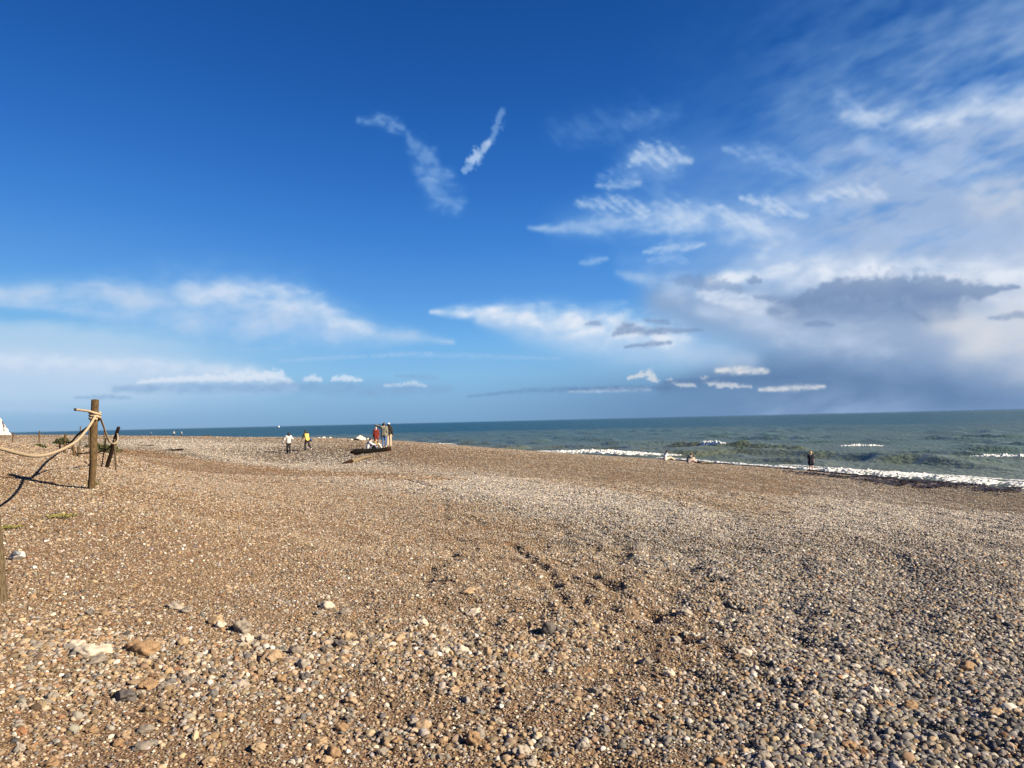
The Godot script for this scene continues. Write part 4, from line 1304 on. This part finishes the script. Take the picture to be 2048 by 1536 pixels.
func make_boat() -> void:
	var o := thing("sailing_boat", "tiny white sailing boat on the horizon", "boat", Vector3(-1397.0, SEA, -4600.0), 1.0)
	var st := SurfaceTool.new()
	st.begin(Mesh.PRIMITIVE_TRIANGLES)
	for s in [-1.0, 1.0]:
		var ring := []
		for i in 9:
			var t := float(i) / 8.0
			ring.append([Vector3(lerpf(-4.5, 5.0, t), 1.1 + 0.3 * t * t, s * 1.5 * sin(PI * (0.18 + 0.82 * (1.0 - t)) * 0.55)), Vector3(lerpf(-4.0, 4.2, t), -0.4, 0.0)])
		for i in 8:
			var q := [ring[i][0], ring[i + 1][0], ring[i][1], ring[i + 1][1], Vector3(ring[i][0].x, 1.15, 0), Vector3(ring[i + 1][0].x, 1.15 + 0.2 * (i / 8.0), 0)]
			for k in ([0, 1, 2, 2, 1, 3, 0, 4, 1, 1, 4, 5] if s < 0 else [0, 2, 1, 2, 3, 1, 0, 1, 4, 1, 5, 4]):
				st.add_vertex(q[k])
	st.generate_normals()
	part("hull", st.commit(), matte(0.08, 0.10, 0.14, 0.4), o)
	part("mast", tube(PackedVector3Array([Vector3(0.4, 0.8, 0), Vector3(0.4, 13.0, 0)]), even(2, 0.12), 8), matte(0.5, 0.5, 0.5), o)
	for sail in [[Vector3(0.3, 12.4, 0), Vector3(-4.2, 2.2, 0.9), Vector3(0.3, 2.2, 0)], [Vector3(0.5, 11.4, 0), Vector3(0.9, 2.0, 0.7), Vector3(4.9, 1.6, 0)]]:
		st = SurfaceTool.new()
		st.begin(Mesh.PRIMITIVE_TRIANGLES)
		st.set_smooth_group(0)
		for i in 6:
			for j in 6 - i:
				var f := func(a: int, b: int) -> Vector3:
					var u := a / 6.0
					var w := b / 6.0
					return sail[0] * (1.0 - u - w) + sail[1] * u + sail[2] * w + Vector3(0, 0, 2.2 * u * w + 1.2 * u * (1.0 - u - w))
				for q in [f.call(i, j), f.call(i + 1, j), f.call(i, j + 1)]:
					st.add_vertex(q)
				if i + j < 5:
					for q in [f.call(i + 1, j), f.call(i + 1, j + 1), f.call(i, j + 1)]:
						st.add_vertex(q)
		st.generate_normals()
		part("sail", st.commit(), matte(0.82, 0.82, 0.8), o)


# ---------------------------------------------------------------- people
# bones: [from, to, radius, radius]; their smooth union as a surface of quads, added to st in one colour
func flesh(st: SurfaceTool, bones: Array, cell: float, blend: float, tint: Color, first: int, placed := Transform3D()) -> int:
	var lo := Vector3(1e9, 1e9, 1e9)
	var hi := -lo
	for b in bones:
		var r: float = maxf(b[2], b[3]) + cell * 2.0
		for e in 2:
			lo = lo.min(b[e] - Vector3(r, r, r))
			hi = hi.max(b[e] + Vector3(r, r, r))
	var nx := int((hi.x - lo.x) / cell) + 2
	var ny := int((hi.y - lo.y) / cell) + 2
	var nz := int((hi.z - lo.z) / cell) + 2
	var field := PackedFloat32Array()
	field.resize(nx * ny * nz)
	field.fill(1.0)
	for b in bones:
		var a: Vector3 = b[0]
		var ab: Vector3 = b[1] - a
		var len2 := maxf(ab.length_squared(), 1e-9)
		var r0: float = b[2]
		var r1: float = b[3]
		var reach := Vector3.ONE * (maxf(r0, r1) + blend + cell * 1.5)
		var from: Vector3 = ((a.min(b[1]) - reach - lo) / cell).max(Vector3.ZERO)
		var to: Vector3 = (a.max(b[1]) + reach - lo) / cell
		for k in range(int(from.z), mini(int(to.z) + 1, nz - 1) + 1):
			for j in range(int(from.y), mini(int(to.y) + 1, ny - 1) + 1):
				for i in range(int(from.x), mini(int(to.x) + 1, nx - 1) + 1):
					var p := lo + Vector3(i, j, k) * cell - a
					var t := clampf(p.dot(ab) / len2, 0.0, 1.0)
					var f := (p - ab * t).length() - lerpf(r0, r1, t)
					var at := (k * ny + j) * nx + i
					var g := field[at]
					var h := maxf(blend - absf(f - g), 0.0) / blend
					field[at] = minf(f, g) - h * h * blend * 0.25
	var ids := PackedInt32Array()
	ids.resize(nx * ny * nz)
	ids.fill(-1)
	var count := first
	var sx := [0, 1, 0, 1, 0, 1, 0, 1]
	var sy := [0, 0, 1, 1, 0, 0, 1, 1]
	var sz := [0, 0, 0, 0, 1, 1, 1, 1]
	var edges := [[0, 1], [2, 3], [4, 5], [6, 7], [0, 2], [1, 3], [4, 6], [5, 7], [0, 4], [1, 5], [2, 6], [3, 7]]
	for k in nz - 1:
		for j in ny - 1:
			for i in nx - 1:
				var at := (k * ny + j) * nx + i
				var inside := 0
				for c in 8:
					if field[at + (sz[c] * ny + sy[c]) * nx + sx[c]] < 0.0:
						inside += 1
				if inside == 0 or inside == 8:
					continue
				var sum := Vector3.ZERO
				var n := 0
				for e in edges:
					var fa := field[at + (sz[e[0]] * ny + sy[e[0]]) * nx + sx[e[0]]]
					var fb := field[at + (sz[e[1]] * ny + sy[e[1]]) * nx + sx[e[1]]]
					if (fa < 0.0) != (fb < 0.0):
						var pa := Vector3(sx[e[0]], sy[e[0]], sz[e[0]])
						sum += pa.lerp(Vector3(sx[e[1]], sy[e[1]], sz[e[1]]), fa / (fa - fb))
						n += 1
				ids[at] = count
				count += 1
				st.set_color(tint)
				st.add_vertex(placed * (lo + (Vector3(i, j, k) + sum / n) * cell))
	for k in range(1, nz - 1):
		for j in range(1, ny - 1):
			for i in range(1, nx - 1):
				var at := (k * ny + j) * nx + i
				var f := field[at] < 0.0
				for axis in 3:
					var step: int = [1, nx, nx * ny][axis]
					if (field[at + step] < 0.0) == f:
						continue
					var u: int = [nx, nx * ny, 1][axis]
					var w: int = [nx * ny, 1, nx][axis]
					var q := [ids[at - u - w], ids[at - w], ids[at], ids[at - u]]
					if q.min() < first:
						continue
					for c in ([0, 2, 1, 0, 3, 2] if f else [0, 1, 2, 0, 2, 3]):
						st.add_index(q[c])
	return count


func hand_bones(side: float) -> Array:
	# wrist at the origin, fingers towards -y, thumb towards side * x, a little curled
	var out := [[Vector3(0, 0.01, 0), Vector3(0, -0.05, 0), 0.024, 0.026], [Vector3(-0.022, -0.055, 0), Vector3(0.022, -0.055, 0), 0.018, 0.018]]
	for i in 4:
		var x := (-0.030 + 0.020 * i) * side
		var l: float = [0.058, 0.072, 0.078, 0.070][i]
		var root := Vector3(x * 0.85, -0.07, 0)
		var knuckle := root + Vector3(x * 0.15, -l * 0.5, 0.006)
		out.append([root, knuckle, 0.0095, 0.009])
		out.append([knuckle, knuckle + Vector3(0, -l * 0.45, 0.022), 0.009, 0.0075])
	out.append([Vector3(0.022 * side, -0.02, 0), Vector3(0.046 * side, -0.05, 0.012), 0.013, 0.011])
	out.append([Vector3(0.046 * side, -0.05, 0.012), Vector3(0.052 * side, -0.085, 0.02), 0.011, 0.009])
	return out


func head_bones() -> Array:
	# chin near the origin, face towards +z, about 0.23 m high
	return [
		[Vector3(0, 0.135, -0.018), Vector3(0, 0.145, 0.012), 0.088, 0.078], [Vector3(0, 0.05, 0.03), Vector3(0, 0.10, 0.03), 0.052, 0.066], [Vector3(0, 0.022, 0.052), Vector3(0, 0.03, 0.04), 0.022, 0.03],
		[Vector3(0, 0.115, 0.092), Vector3(0, 0.078, 0.108), 0.008, 0.013], [Vector3(-0.03, 0.125, 0.082), Vector3(0.03, 0.125, 0.082), 0.012, 0.012], [Vector3(-0.018, 0.052, 0.088), Vector3(0.018, 0.052, 0.088), 0.009, 0.009],
		[Vector3(0.082, 0.115, 0.0), Vector3(0.084, 0.085, 0.004), 0.014, 0.010], [Vector3(-0.082, 0.115, 0.0), Vector3(-0.084, 0.085, 0.004), 0.014, 0.010],
	]


# joints in the person's own axes: y up, facing +z, left is +x
func standing(h: float) -> Dictionary:
	var k := h / 1.72
	return {
		"hip": Vector3(0, 0.93, 0) * k, "waist": Vector3(0, 1.10, 0.0) * k, "chest": Vector3(0, 1.32, 0.0) * k, "neck": Vector3(0, 1.47, 0.0) * k, "chin": Vector3(0, 1.50, 0.015) * k, "look": Vector3(0, 0, 1), "k": k,
		"l_shoulder": Vector3(0.175, 1.41, 0) * k, "r_shoulder": Vector3(-0.175, 1.41, 0) * k, "l_elbow": Vector3(0.23, 1.13, -0.03) * k, "r_elbow": Vector3(-0.23, 1.13, -0.03) * k, "l_hand": Vector3(0.24, 0.87, 0.05) * k, "r_hand": Vector3(-0.24, 0.87, 0.05) * k,
		"l_hip": Vector3(0.09, 0.90, 0) * k, "r_hip": Vector3(-0.09, 0.90, 0) * k, "l_knee": Vector3(0.105, 0.49, 0.02) * k, "r_knee": Vector3(-0.105, 0.49, 0.02) * k, "l_foot": Vector3(0.11, 0.085, -0.01) * k, "r_foot": Vector3(-0.11, 0.085, -0.01) * k,
		"l_toe": Vector3(0.13, 0.03, 0.15) * k, "r_toe": Vector3(-0.13, 0.03, 0.15) * k,
	}


func sitting(h: float) -> Dictionary:
	# on the ground, knees drawn up
	var j := standing(h)
	var k: float = j.k
	var drop := Vector3(0, 0.80, 0) * k
	for n in ["hip", "waist", "chest", "neck", "chin", "l_shoulder", "r_shoulder", "l_elbow", "r_elbow", "l_hand", "r_hand", "l_hip", "r_hip"]:
		j[n] -= drop
	j.chest += Vector3(0, -0.02, 0.10) * k
	j.neck += Vector3(0, -0.05, 0.16) * k
	j.chin += Vector3(0, -0.06, 0.19) * k
	j.waist += Vector3(0, 0, 0.01) * k
	for s in ["l_", "r_"]:
		var x := 1.0 if s == "l_" else -1.0
		j[s + "shoulder"] += Vector3(0, -0.04, 0.12) * k
		j[s + "knee"] = Vector3(0.12 * x, 0.46, 0.42) * k
		j[s + "foot"] = Vector3(0.11 * x, 0.085, 0.66) * k
		j[s + "toe"] = Vector3(0.12 * x, 0.04, 0.82) * k
		j[s + "elbow"] = Vector3(0.22 * x, 0.42, 0.30) * k
		j[s + "hand"] = Vector3(0.10 * x, 0.40, 0.50) * k
	return j


func limb(j: Dictionary, a: String, b: String, ra: float, rb: float, until := 1.0) -> Array:
	return [j[a], j[a].lerp(j[b], until), ra * j.k, lerpf(ra, rb, until) * j.k]


func trunk(j: Dictionary, grow: float) -> Array:
	var k: float = j.k
	var across: Vector3 = (j.l_shoulder - j.r_shoulder).normalized() * k
	var out := []
	for s in [-1.0, 1.0]:
		out.append([j.hip + across * 0.065 * s, j.waist + across * 0.06 * s, (0.108 + grow) * k, (0.092 + grow) * k])
		out.append([j.waist + across * 0.06 * s, j.chest + across * 0.075 * s, (0.092 + grow) * k, (0.108 + grow) * k])
		out.append([j.chest + across * 0.08 * s, j.neck.lerp(j.chest, 0.45) + across * 0.11 * s, (0.10 + grow) * k, (0.062 + grow) * k])
	return out


func aim(dir: Vector3, forward: Vector3) -> Basis:
	var y := -dir.normalized()
	var x := y.cross(forward).normalized()
	return Basis(x, y, x.cross(y))


func one_mesh(sets: Array, tint: Color) -> ArrayMesh:
	var st := SurfaceTool.new()
	st.begin(Mesh.PRIMITIVE_TRIANGLES)
	st.set_smooth_group(0)
	var n := 0
	for s in sets:
		n = flesh(st, s[0], s[1], s[2], tint, n, s[3] if s.size() > 3 else Transform3D())
	st.generate_normals()
	return st.commit()


# wear: top, sleeve (0 none, 0.5 short, 1 long), bottom, leg (how far down), shoes, hair, hair_long, hat, skin, extra
func person(label: String, at: Vector3, turn: float, j: Dictionary, wear: Dictionary, group := "people on the beach") -> Node3D:
	var o := thing("person", label, "person", at, turn, group)
	var skin := StandardMaterial3D.new()
	var tone_: Array = wear.get("skin", [0.52, 0.33, 0.24])
	skin.albedo_color = lin(tone_[0], tone_[1], tone_[2])
	skin.roughness = 0.6
	var k: float = j.k
	var c: float = wear.get("cell", 0.026)
	var bones := trunk(j, -0.012)
	bones.append([j.chest, j.neck, 0.06 * k, 0.055 * k])
	bones.append([j.neck, j.chin + Vector3(0, 0.06, 0) * k, 0.054 * k, 0.05 * k])
	for s in ["l_", "r_"]:
		bones.append([j.chest.lerp(j[s + "shoulder"], 0.5), j[s + "shoulder"], 0.07 * k, 0.058 * k])
		bones.append(limb(j, s + "shoulder", s + "elbow", 0.054, 0.041))
		bones.append(limb(j, s + "elbow", s + "hand", 0.041, 0.027))
		bones.append(limb(j, s + "hip", s + "knee", 0.088, 0.058))
		bones.append(limb(j, s + "knee", s + "foot", 0.058, 0.038))
		bones.append(limb(j, s + "foot", s + "toe", 0.042, 0.028))
	var head_turn := Basis.looking_at(-(j.look as Vector3), Vector3.UP).scaled(Vector3.ONE * k)
	var sets := [[bones, c, 0.04], [head_bones(), 0.012, 0.02, Transform3D(head_turn, j.chin)]]
	for s in ["l_", "r_"]:
		var dir: Vector3 = j[s + "hand"] - j[s + "elbow"]
		var fwd := Vector3(0, 0, 1) if absf(dir.normalized().z) < 0.9 else Vector3(0, 1, 0)
		sets.append([hand_bones(-1.0 if s == "l_" else 1.0), 0.0065, 0.006, Transform3D(aim(dir, fwd) * k, j[s + "hand"])])
	part("body", one_mesh(sets, Color.WHITE), skin, o)
	# clothes
	if wear.has("top"):
		var g: float = wear.get("loose", 0.012)
		var top := trunk(j, g)
		if wear.get("long_top", 0.0) > 0.0:
			var l: float = wear.long_top
			for s in ["l_", "r_"]:
				top.append(limb(j, s + "hip", s + "knee", 0.115 + g, 0.10 + g + 0.05 * l, l))
		for s in ["l_", "r_"]:
			top.append([j.chest.lerp(j[s + "shoulder"], 0.5), j[s + "shoulder"], (0.085 + g) * k, (0.07 + g) * k])
			var sleeve: float = wear.get("sleeve", 1.0)
			if sleeve > 0.0:
				top.append(limb(j, s + "shoulder", s + "elbow", 0.066 + g, 0.052 + g, minf(sleeve * 1.6, 1.0)))
			if sleeve > 0.65:
				top.append(limb(j, s + "elbow", s + "hand", 0.052 + g, 0.036 + g, 0.95))
		var t: Array = wear.top
		part(wear.get("top_name", "top"), one_mesh([[top, c, 0.045]], Color.WHITE), matte(t[0], t[1], t[2]), o)
	if wear.has("bottom"):
		var legs := []
		var reach: float = wear.get("leg", 1.0)
		for s in ["l_", "r_"]:
			legs.append([j.hip.lerp(j[s + "hip"], 0.6), j[s + "hip"], 0.108 * k, 0.105 * k])
			legs.append(limb(j, s + "hip", s + "knee", 0.105, 0.078, minf(reach * 2.0, 1.0)))
			if reach > 0.5:
				legs.append(limb(j, s + "knee", s + "foot", 0.078, wear.get("flare", 0.062), 0.95 if reach >= 1.0 else (reach - 0.5) * 2.0))
		var t: Array = wear.bottom
		part(wear.get("bottom_name", "trousers"), one_mesh([[legs, c, 0.035]], Color.WHITE), matte(t[0], t[1], t[2]), o)
	if wear.has("shoes"):
		var t: Array = wear.shoes
		for s in ["l_", "r_"]:
			part("shoe", one_mesh([[[limb(j, s + "foot", s + "toe", 0.052, 0.040)], 0.02, 0.02]], Color.WHITE), matte(t[0], t[1], t[2], 0.6), o)
	if wear.has("hair"):
		var t: Array = wear.hair
		var hair := [[Vector3(0, 0.15, -0.03), Vector3(0, 0.165, 0.015), 0.094, 0.086], [Vector3(0.05, 0.12, -0.035), Vector3(-0.05, 0.12, -0.035), 0.06, 0.06]]
		var l: float = wear.get("hair_long", 0.0)
		if l > 0.0:
			for x in [-0.055, 0.0, 0.055]:
				hair.append([Vector3(x, 0.12, -0.045), Vector3(x * 1.2, 0.12 - l, -0.06), 0.055, 0.045])
		part("hair", one_mesh([[hair, 0.014, 0.02, Transform3D(head_turn, j.chin)]], Color.WHITE), matte(t[0], t[1], t[2], 0.55), o)
	if wear.has("hat"):
		var t: Array = wear.hat
		var hat := [[Vector3(0, 0.175, -0.02), Vector3(0, 0.185, 0.01), 0.092, 0.088]]
		if wear.get("brim", 0.0) > 0.0:
			for i in 12:
				var a := TAU * i / 12.0
				hat.append([Vector3(cos(a) * 0.08, 0.158, sin(a) * 0.09 - 0.005), Vector3(cos(a) * (0.08 + wear.brim), 0.140, sin(a) * (0.09 + wear.brim) - 0.005), 0.016, 0.011])
		else:
			hat.append([Vector3(-0.03, 0.158, 0.07), Vector3(-0.025, 0.148, 0.15), 0.014, 0.010])
			hat.append([Vector3(0.03, 0.158, 0.07), Vector3(0.025, 0.148, 0.15), 0.014, 0.010])
		part("hat", one_mesh([[hat, 0.012, 0.02, Transform3D(head_turn, j.chin)]], Color.WHITE), matte(t[0], t[1], t[2]), o)
	return o


func make_people() -> void:
	var low := func(x: float, d: float, lift := 0.0) -> Vector3: return Vector3(x, ground(x, d) + lift, -d)
	var black := [0.015, 0.013, 0.013]
	# the pair walking away over the grey shingle
	var j := standing(1.63)
	j.l_foot = Vector3(0.07, 0.09, 0.17)
	j.l_toe = Vector3(0.08, 0.03, 0.32)
	j.l_knee = Vector3(0.085, 0.48, 0.14)
	j.r_foot = Vector3(-0.08, 0.10, -0.16)
	j.r_toe = Vector3(-0.09, 0.03, -0.02)
	j.r_knee = Vector3(-0.09, 0.47, 0.0)
	j.l_elbow = Vector3(0.33, 1.12, 0.02)
	j.l_hand = Vector3(0.44, 0.86, 0.12)
	j.r_elbow = Vector3(-0.30, 1.14, -0.02)
	j.r_hand = Vector3(-0.20, 0.98, 0.16)
	person("person in a white top and black trousers walking away, left of a pair", low.call(-17.95, 61.6, 0.01), PI + 0.45, j, {"top": [0.40, 0.39, 0.385], "sleeve": 0.75, "loose": 0.028, "bottom": [0.025, 0.022, 0.025], "flare": 0.085, "shoes": [0.05, 0.045, 0.045], "hair": black, "hair_long": 0.13, "skin": [0.20, 0.12, 0.085]})
	j = standing(1.70)
	for n in ["waist", "chest", "neck", "chin", "l_shoulder", "r_shoulder", "l_elbow", "r_elbow", "l_hand", "r_hand"]:
		j[n] += Vector3(0, -0.05, 0.28) * maxf(0.0, j[n].y - 0.95) * 1.3
	j.look = Vector3(0.1, -0.35, 1.0).normalized()
	j.chin += Vector3(0.0, 0.0, 0.03)
	j.l_foot = Vector3(0.07, 0.09, 0.20)
	j.l_toe = Vector3(0.08, 0.03, 0.35)
	j.l_knee = Vector3(0.09, 0.50, 0.18)
	j.r_foot = Vector3(-0.09, 0.20, -0.42)
	j.r_toe = Vector3(-0.09, 0.06, -0.34)
	j.r_knee = Vector3(-0.10, 0.47, -0.08)
	j.l_elbow = Vector3(0.30, 1.12, 0.20)
	j.l_hand = Vector3(0.34, 0.84, 0.34)
	var b := person("person in a yellow top stooping forward, walking beside the white top", low.call(-16.72, 62.6, 0.01), PI + 0.8, j, {"top": [0.62, 0.45, 0.10], "sleeve": 0.0, "loose": 0.02, "bottom": [0.02, 0.02, 0.025], "shoes": [0.55, 0.5, 0.5], "hair": black, "hair_long": 0.06, "skin": [0.09, 0.055, 0.04]})
	var shawl := []
	for s in ["l_", "r_"]:
		shawl.append([j.neck + Vector3(0, -0.03, -0.03), j[s + "shoulder"] + Vector3(0, -0.01, -0.02), 0.085, 0.085])
		shawl.append(limb(j, s + "shoulder", s + "elbow", 0.078, 0.06))
	part("jacket", one_mesh([[shawl, 0.026, 0.04]], Color.WHITE), matte(0.02, 0.018, 0.02), b)
	part("bag", one_mesh([[[[Vector3(-0.24, 0.90, -0.14), Vector3(-0.26, 0.84, 0.06), 0.12, 0.11], [Vector3(-0.2, 0.98, -0.06), Vector3(-0.16, 1.25, 0.05), 0.018, 0.018]], 0.026, 0.03]], Color.WHITE), matte(0.04, 0.07, 0.15), b)
	# the group at the dark log
	j = standing(1.48)
	person("bald person in a dark red coat standing behind the seated pair", low.call(-11.2, 63.0), PI + 0.2, j, {"top": [0.12, 0.016, 0.013], "top_name": "coat", "sleeve": 1.0, "loose": 0.035, "long_top": 0.55, "bottom": [0.03, 0.025, 0.025], "shoes": [0.03, 0.03, 0.03], "skin": [0.58, 0.38, 0.30]})
	j = standing(1.80)
	j.l_elbow = Vector3(0.44, 1.56, 0.10)
	j.l_hand = Vector3(0.66, 1.66, 0.16)
	j.l_shoulder += Vector3(0.02, 0.03, 0)
	person("person in a grey-olive jacket and blue jeans pointing to the left", low.call(-9.72, 58.0), PI - 0.1, j, {"top": [0.15, 0.145, 0.115], "top_name": "jacket", "sleeve": 1.0, "loose": 0.03, "long_top": 0.1, "bottom": [0.055, 0.11, 0.24], "bottom_name": "jeans", "shoes": [0.6, 0.58, 0.55], "hair": [0.03, 0.022, 0.016], "hair_long": 0.03})
	j = standing(1.76)
	j.l_elbow = Vector3(0.20, 1.20, 0.12)
	j.l_hand = Vector3(0.08, 1.05, 0.26)
	person("person in a white cap, black top and tan trousers close beside the pointing one", low.call(-9.42, 58.45), PI + 0.1, j, {"top": [0.018, 0.017, 0.018], "sleeve": 1.0, "loose": 0.02, "bottom": [0.40, 0.33, 0.25], "shoes": [0.3, 0.28, 0.26], "hair": black, "hair_long": 0.22, "hat": [0.8, 0.8, 0.8]})
	j = sitting(1.68)
	person("person in a pale jacket and dark sun hat sitting behind the dark log", low.call(-10.42, 55.2, 0.12), PI * 0.5 + 0.35, j, {"top": [0.40, 0.40, 0.42], "top_name": "jacket", "sleeve": 1.0, "loose": 0.03, "bottom": [0.09, 0.10, 0.16], "shoes": [0.05, 0.05, 0.05], "hair": black, "hat": [0.03, 0.035, 0.06], "brim": 0.07})
	j = sitting(1.62)
	person("person with auburn hair and white trousers sitting right of the dark sun hat", low.call(-10.12, 55.7, 0.05), PI * 0.5 + 0.25, j, {"top": [0.20, 0.16, 0.07], "sleeve": 1.0, "loose": 0.02, "bottom": [0.46, 0.45, 0.45], "shoes": [0.5, 0.4, 0.38], "hair": [0.10, 0.03, 0.015], "hair_long": 0.1})
	# by the water
	j = sitting(1.72)
	for s in ["l_", "r_"]:
		var x := 1.0 if s == "l_" else -1.0
		j[s + "knee"] = Vector3(0.11 * x, 0.28, 0.47)
		j[s + "foot"] = Vector3(0.12 * x, 0.06, 0.88)
		j[s + "toe"] = Vector3(0.13 * x, 0.14, 0.98)
	j.r_elbow = Vector3(-0.25, 0.36, -0.12)
	j.r_hand = Vector3(-0.24, 0.06, -0.30)
	j.l_elbow = Vector3(0.18, 0.40, 0.30)
	j.l_hand = Vector3(0.04, 0.62, 0.30)
	person("person in a white T-shirt sitting on the crest, leftmost by the water", low.call(12.82, 65.5, 0.02), PI * 0.5 + 0.25, j, {"top": [0.52, 0.52, 0.56], "sleeve": 0.5, "loose": 0.02, "bottom": [0.44, 0.40, 0.32], "shoes": [0.03, 0.03, 0.03], "hair": black, "skin": [0.16, 0.095, 0.065]})
	j = sitting(1.66)
	j.chin += Vector3(0, -0.04, 0.05)
	j.look = Vector3(0, -0.5, 1).normalized()
	for s in ["l_", "r_"]:
		var x := 1.0 if s == "l_" else -1.0
		j[s + "knee"] = Vector3(0.16 * x, 0.30, 0.38)
		j[s + "foot"] = Vector3(0.10 * x, 0.07, 0.62)
		j[s + "toe"] = Vector3(0.12 * x, 0.05, 0.78)
	person("person in a grey top bending over bare knees, right of the white T-shirt", low.call(14.56, 64.5, 0.02), PI * 0.5 + 0.15, j, {"top": [0.17, 0.165, 0.17], "sleeve": 0.5, "loose": 0.02, "bottom": [0.35, 0.27, 0.27], "leg": 0.3, "bottom_name": "shorts", "hair": [0.035, 0.02, 0.014], "hair_long": 0.04, "skin": [0.58, 0.36, 0.28]})
	j = standing(1.66)
	j.look = Vector3(0.0, 0.5, 1.0).normalized()
	var lying := person("person with black hair lying on the crest, right of the grey top", low.call(16.6, 63.9, 0.06), 0.0, j, {"top": [0.03, 0.03, 0.025], "sleeve": 0.5, "loose": 0.015, "bottom": [0.07, 0.065, 0.035], "shoes": [0.02, 0.018, 0.018], "hair": black, "hair_long": 0.08, "skin": [0.30, 0.18, 0.13]})
	lying.basis = Basis(Vector3(0, 0, 1), Vector3(-1, 0.12, 0).normalized(), Vector3(0.12, 1, 0).normalized())
	j = standing(1.68)
	j.look = Vector3(-0.3, -0.3, 1.0).normalized()
	person("fair-haired person in a navy dress with bare legs standing at the water's edge", low.call(24.7, 64.2), PI - 0.15, j, {"top": [0.016, 0.018, 0.03], "top_name": "dress", "sleeve": 0.5, "loose": 0.04, "long_top": 0.5, "hair": [0.50, 0.33, 0.13], "hair_long": 0.03, "skin": [0.62, 0.42, 0.33]})
	# far off along the beach
	j = standing(1.75)
	person("distant person in a white top and dark trousers, left of two by a far log", low.call(-110.9, 252.0), PI, j, {"cell": 0.04, "top": [0.36, 0.36, 0.36], "loose": 0.03, "bottom": [0.02, 0.02, 0.03], "hair": [0.2, 0.19, 0.18]})
	j = standing(1.72)
	person("distant person in a white top, right of two, behind a far log", low.call(-107.6, 250.0), PI - 0.6, j, {"cell": 0.04, "top": [0.36, 0.36, 0.36], "loose": 0.035, "bottom": [0.03, 0.03, 0.04], "hair": [0.2, 0.19, 0.18]})
	j = standing(1.70)
	person("distant person in blue alone on the far beach", low.call(-131.5, 280.0), PI, j, {"cell": 0.04, "top": [0.08, 0.14, 0.25], "loose": 0.02, "bottom": [0.03, 0.04, 0.07], "hair": black})
	lap("people")


func _ready() -> void:
	clock = Time.get_ticks_msec()
	# camera
	var camera := Camera3D.new()
	camera.name = "camera"
	camera.fov = 53.05
	camera.near = 0.05
	camera.far = 90000.0
	camera.position = Vector3(0, EYE, 0)
	camera.rotation_degrees = Vector3(2.77, 0, -1.315)
	add_child(camera)
	camera.current = true
	# sky
	var env := Environment.new()
	env.background_mode = Environment.BG_SKY
	env.sky = Sky.new()
	var air_material := PanoramaSkyMaterial.new()
	air_material.panorama = ImageTexture.create_from_image(make_sky())
	env.sky.sky_material = air_material
	env.background_energy_multiplier = 0.37
	env.tonemap_mode = Environment.TONE_MAPPER_LINEAR
	env.tonemap_exposure = 2.7
	env.sdfgi_enabled = true
	env.ssao_enabled = true
	env.ssil_enabled = true
	var around := WorldEnvironment.new()
	around.name = "surroundings"
	around.environment = env
	add_child(around)
	# sun: low in the right, a little behind the eye
	var sun := DirectionalLight3D.new()
	sun.name = "sun"
	sun.light_energy = 1.6
	sun.light_color = Color(1.0, 0.93, 0.82)
	sun.light_angular_distance = 0.53
	sun.shadow_enabled = true
	sun.rotation_degrees = Vector3(-SUN_HEIGHT, 90.0 - SUN_TURN, 0)
	add_child(sun)

	relief = noise_of(3, 0.6, 4)
	swirl = noise_of(4, 0.7, 3)
	rng.seed = 7
	survey()
	lap("survey")
	var beach := make_beach()
	make_sea()
	scatter(beach)
	make_stones(beach)
	make_cliff()
	make_fence()
	make_plants()
	make_flotsam()
	make_surf()
	make_weed()
	make_boat()
	make_people()



func scatter(beach: Node) -> void:
	var m := StandardMaterial3D.new()
	m.vertex_color_use_as_albedo = true
	m.roughness = 0.8
	m.metallic_specular = 0.35
	strew("gravel", 315000, 2.7, 10.0, 0.010, 0.027, 0.0, stone_mesh(1, 101, 0.35, 0.6), m, beach, 51, 0.55)
	strew("pebbles", 92000, 2.7, 10.0, 0.020, 0.046, 0.0, stone_mesh(2, 102, 0.3, 0.35), m, beach, 52, 0.66, 1.0)
	strew("cobbles", 2200, 3.0, 7.0, 0.032, 0.07, 0.0, stone_mesh(2, 106, 0.45, 0.5), m, beach, 56, 0.66, 0.06)
	strew("shingle", 280000, 9.5, 26.0, 0.012, 0.03, 0.0021, stone_mesh(1, 103, 0.3, 0.4), m, beach, 53)
	strew("far_shingle", 245000, 24.0, 130.0, 0.03, 0.06, 0.0017, stone_mesh(0, 104, 0.3, 0.4), m, beach, 54, 0.42)
	strew("distant_shingle", 40000, 105.0, 520.0, 0.03, 0.06, 0.0014, stone_mesh(0, 105, 0.3, 0.4), m, beach, 55, 0.4)
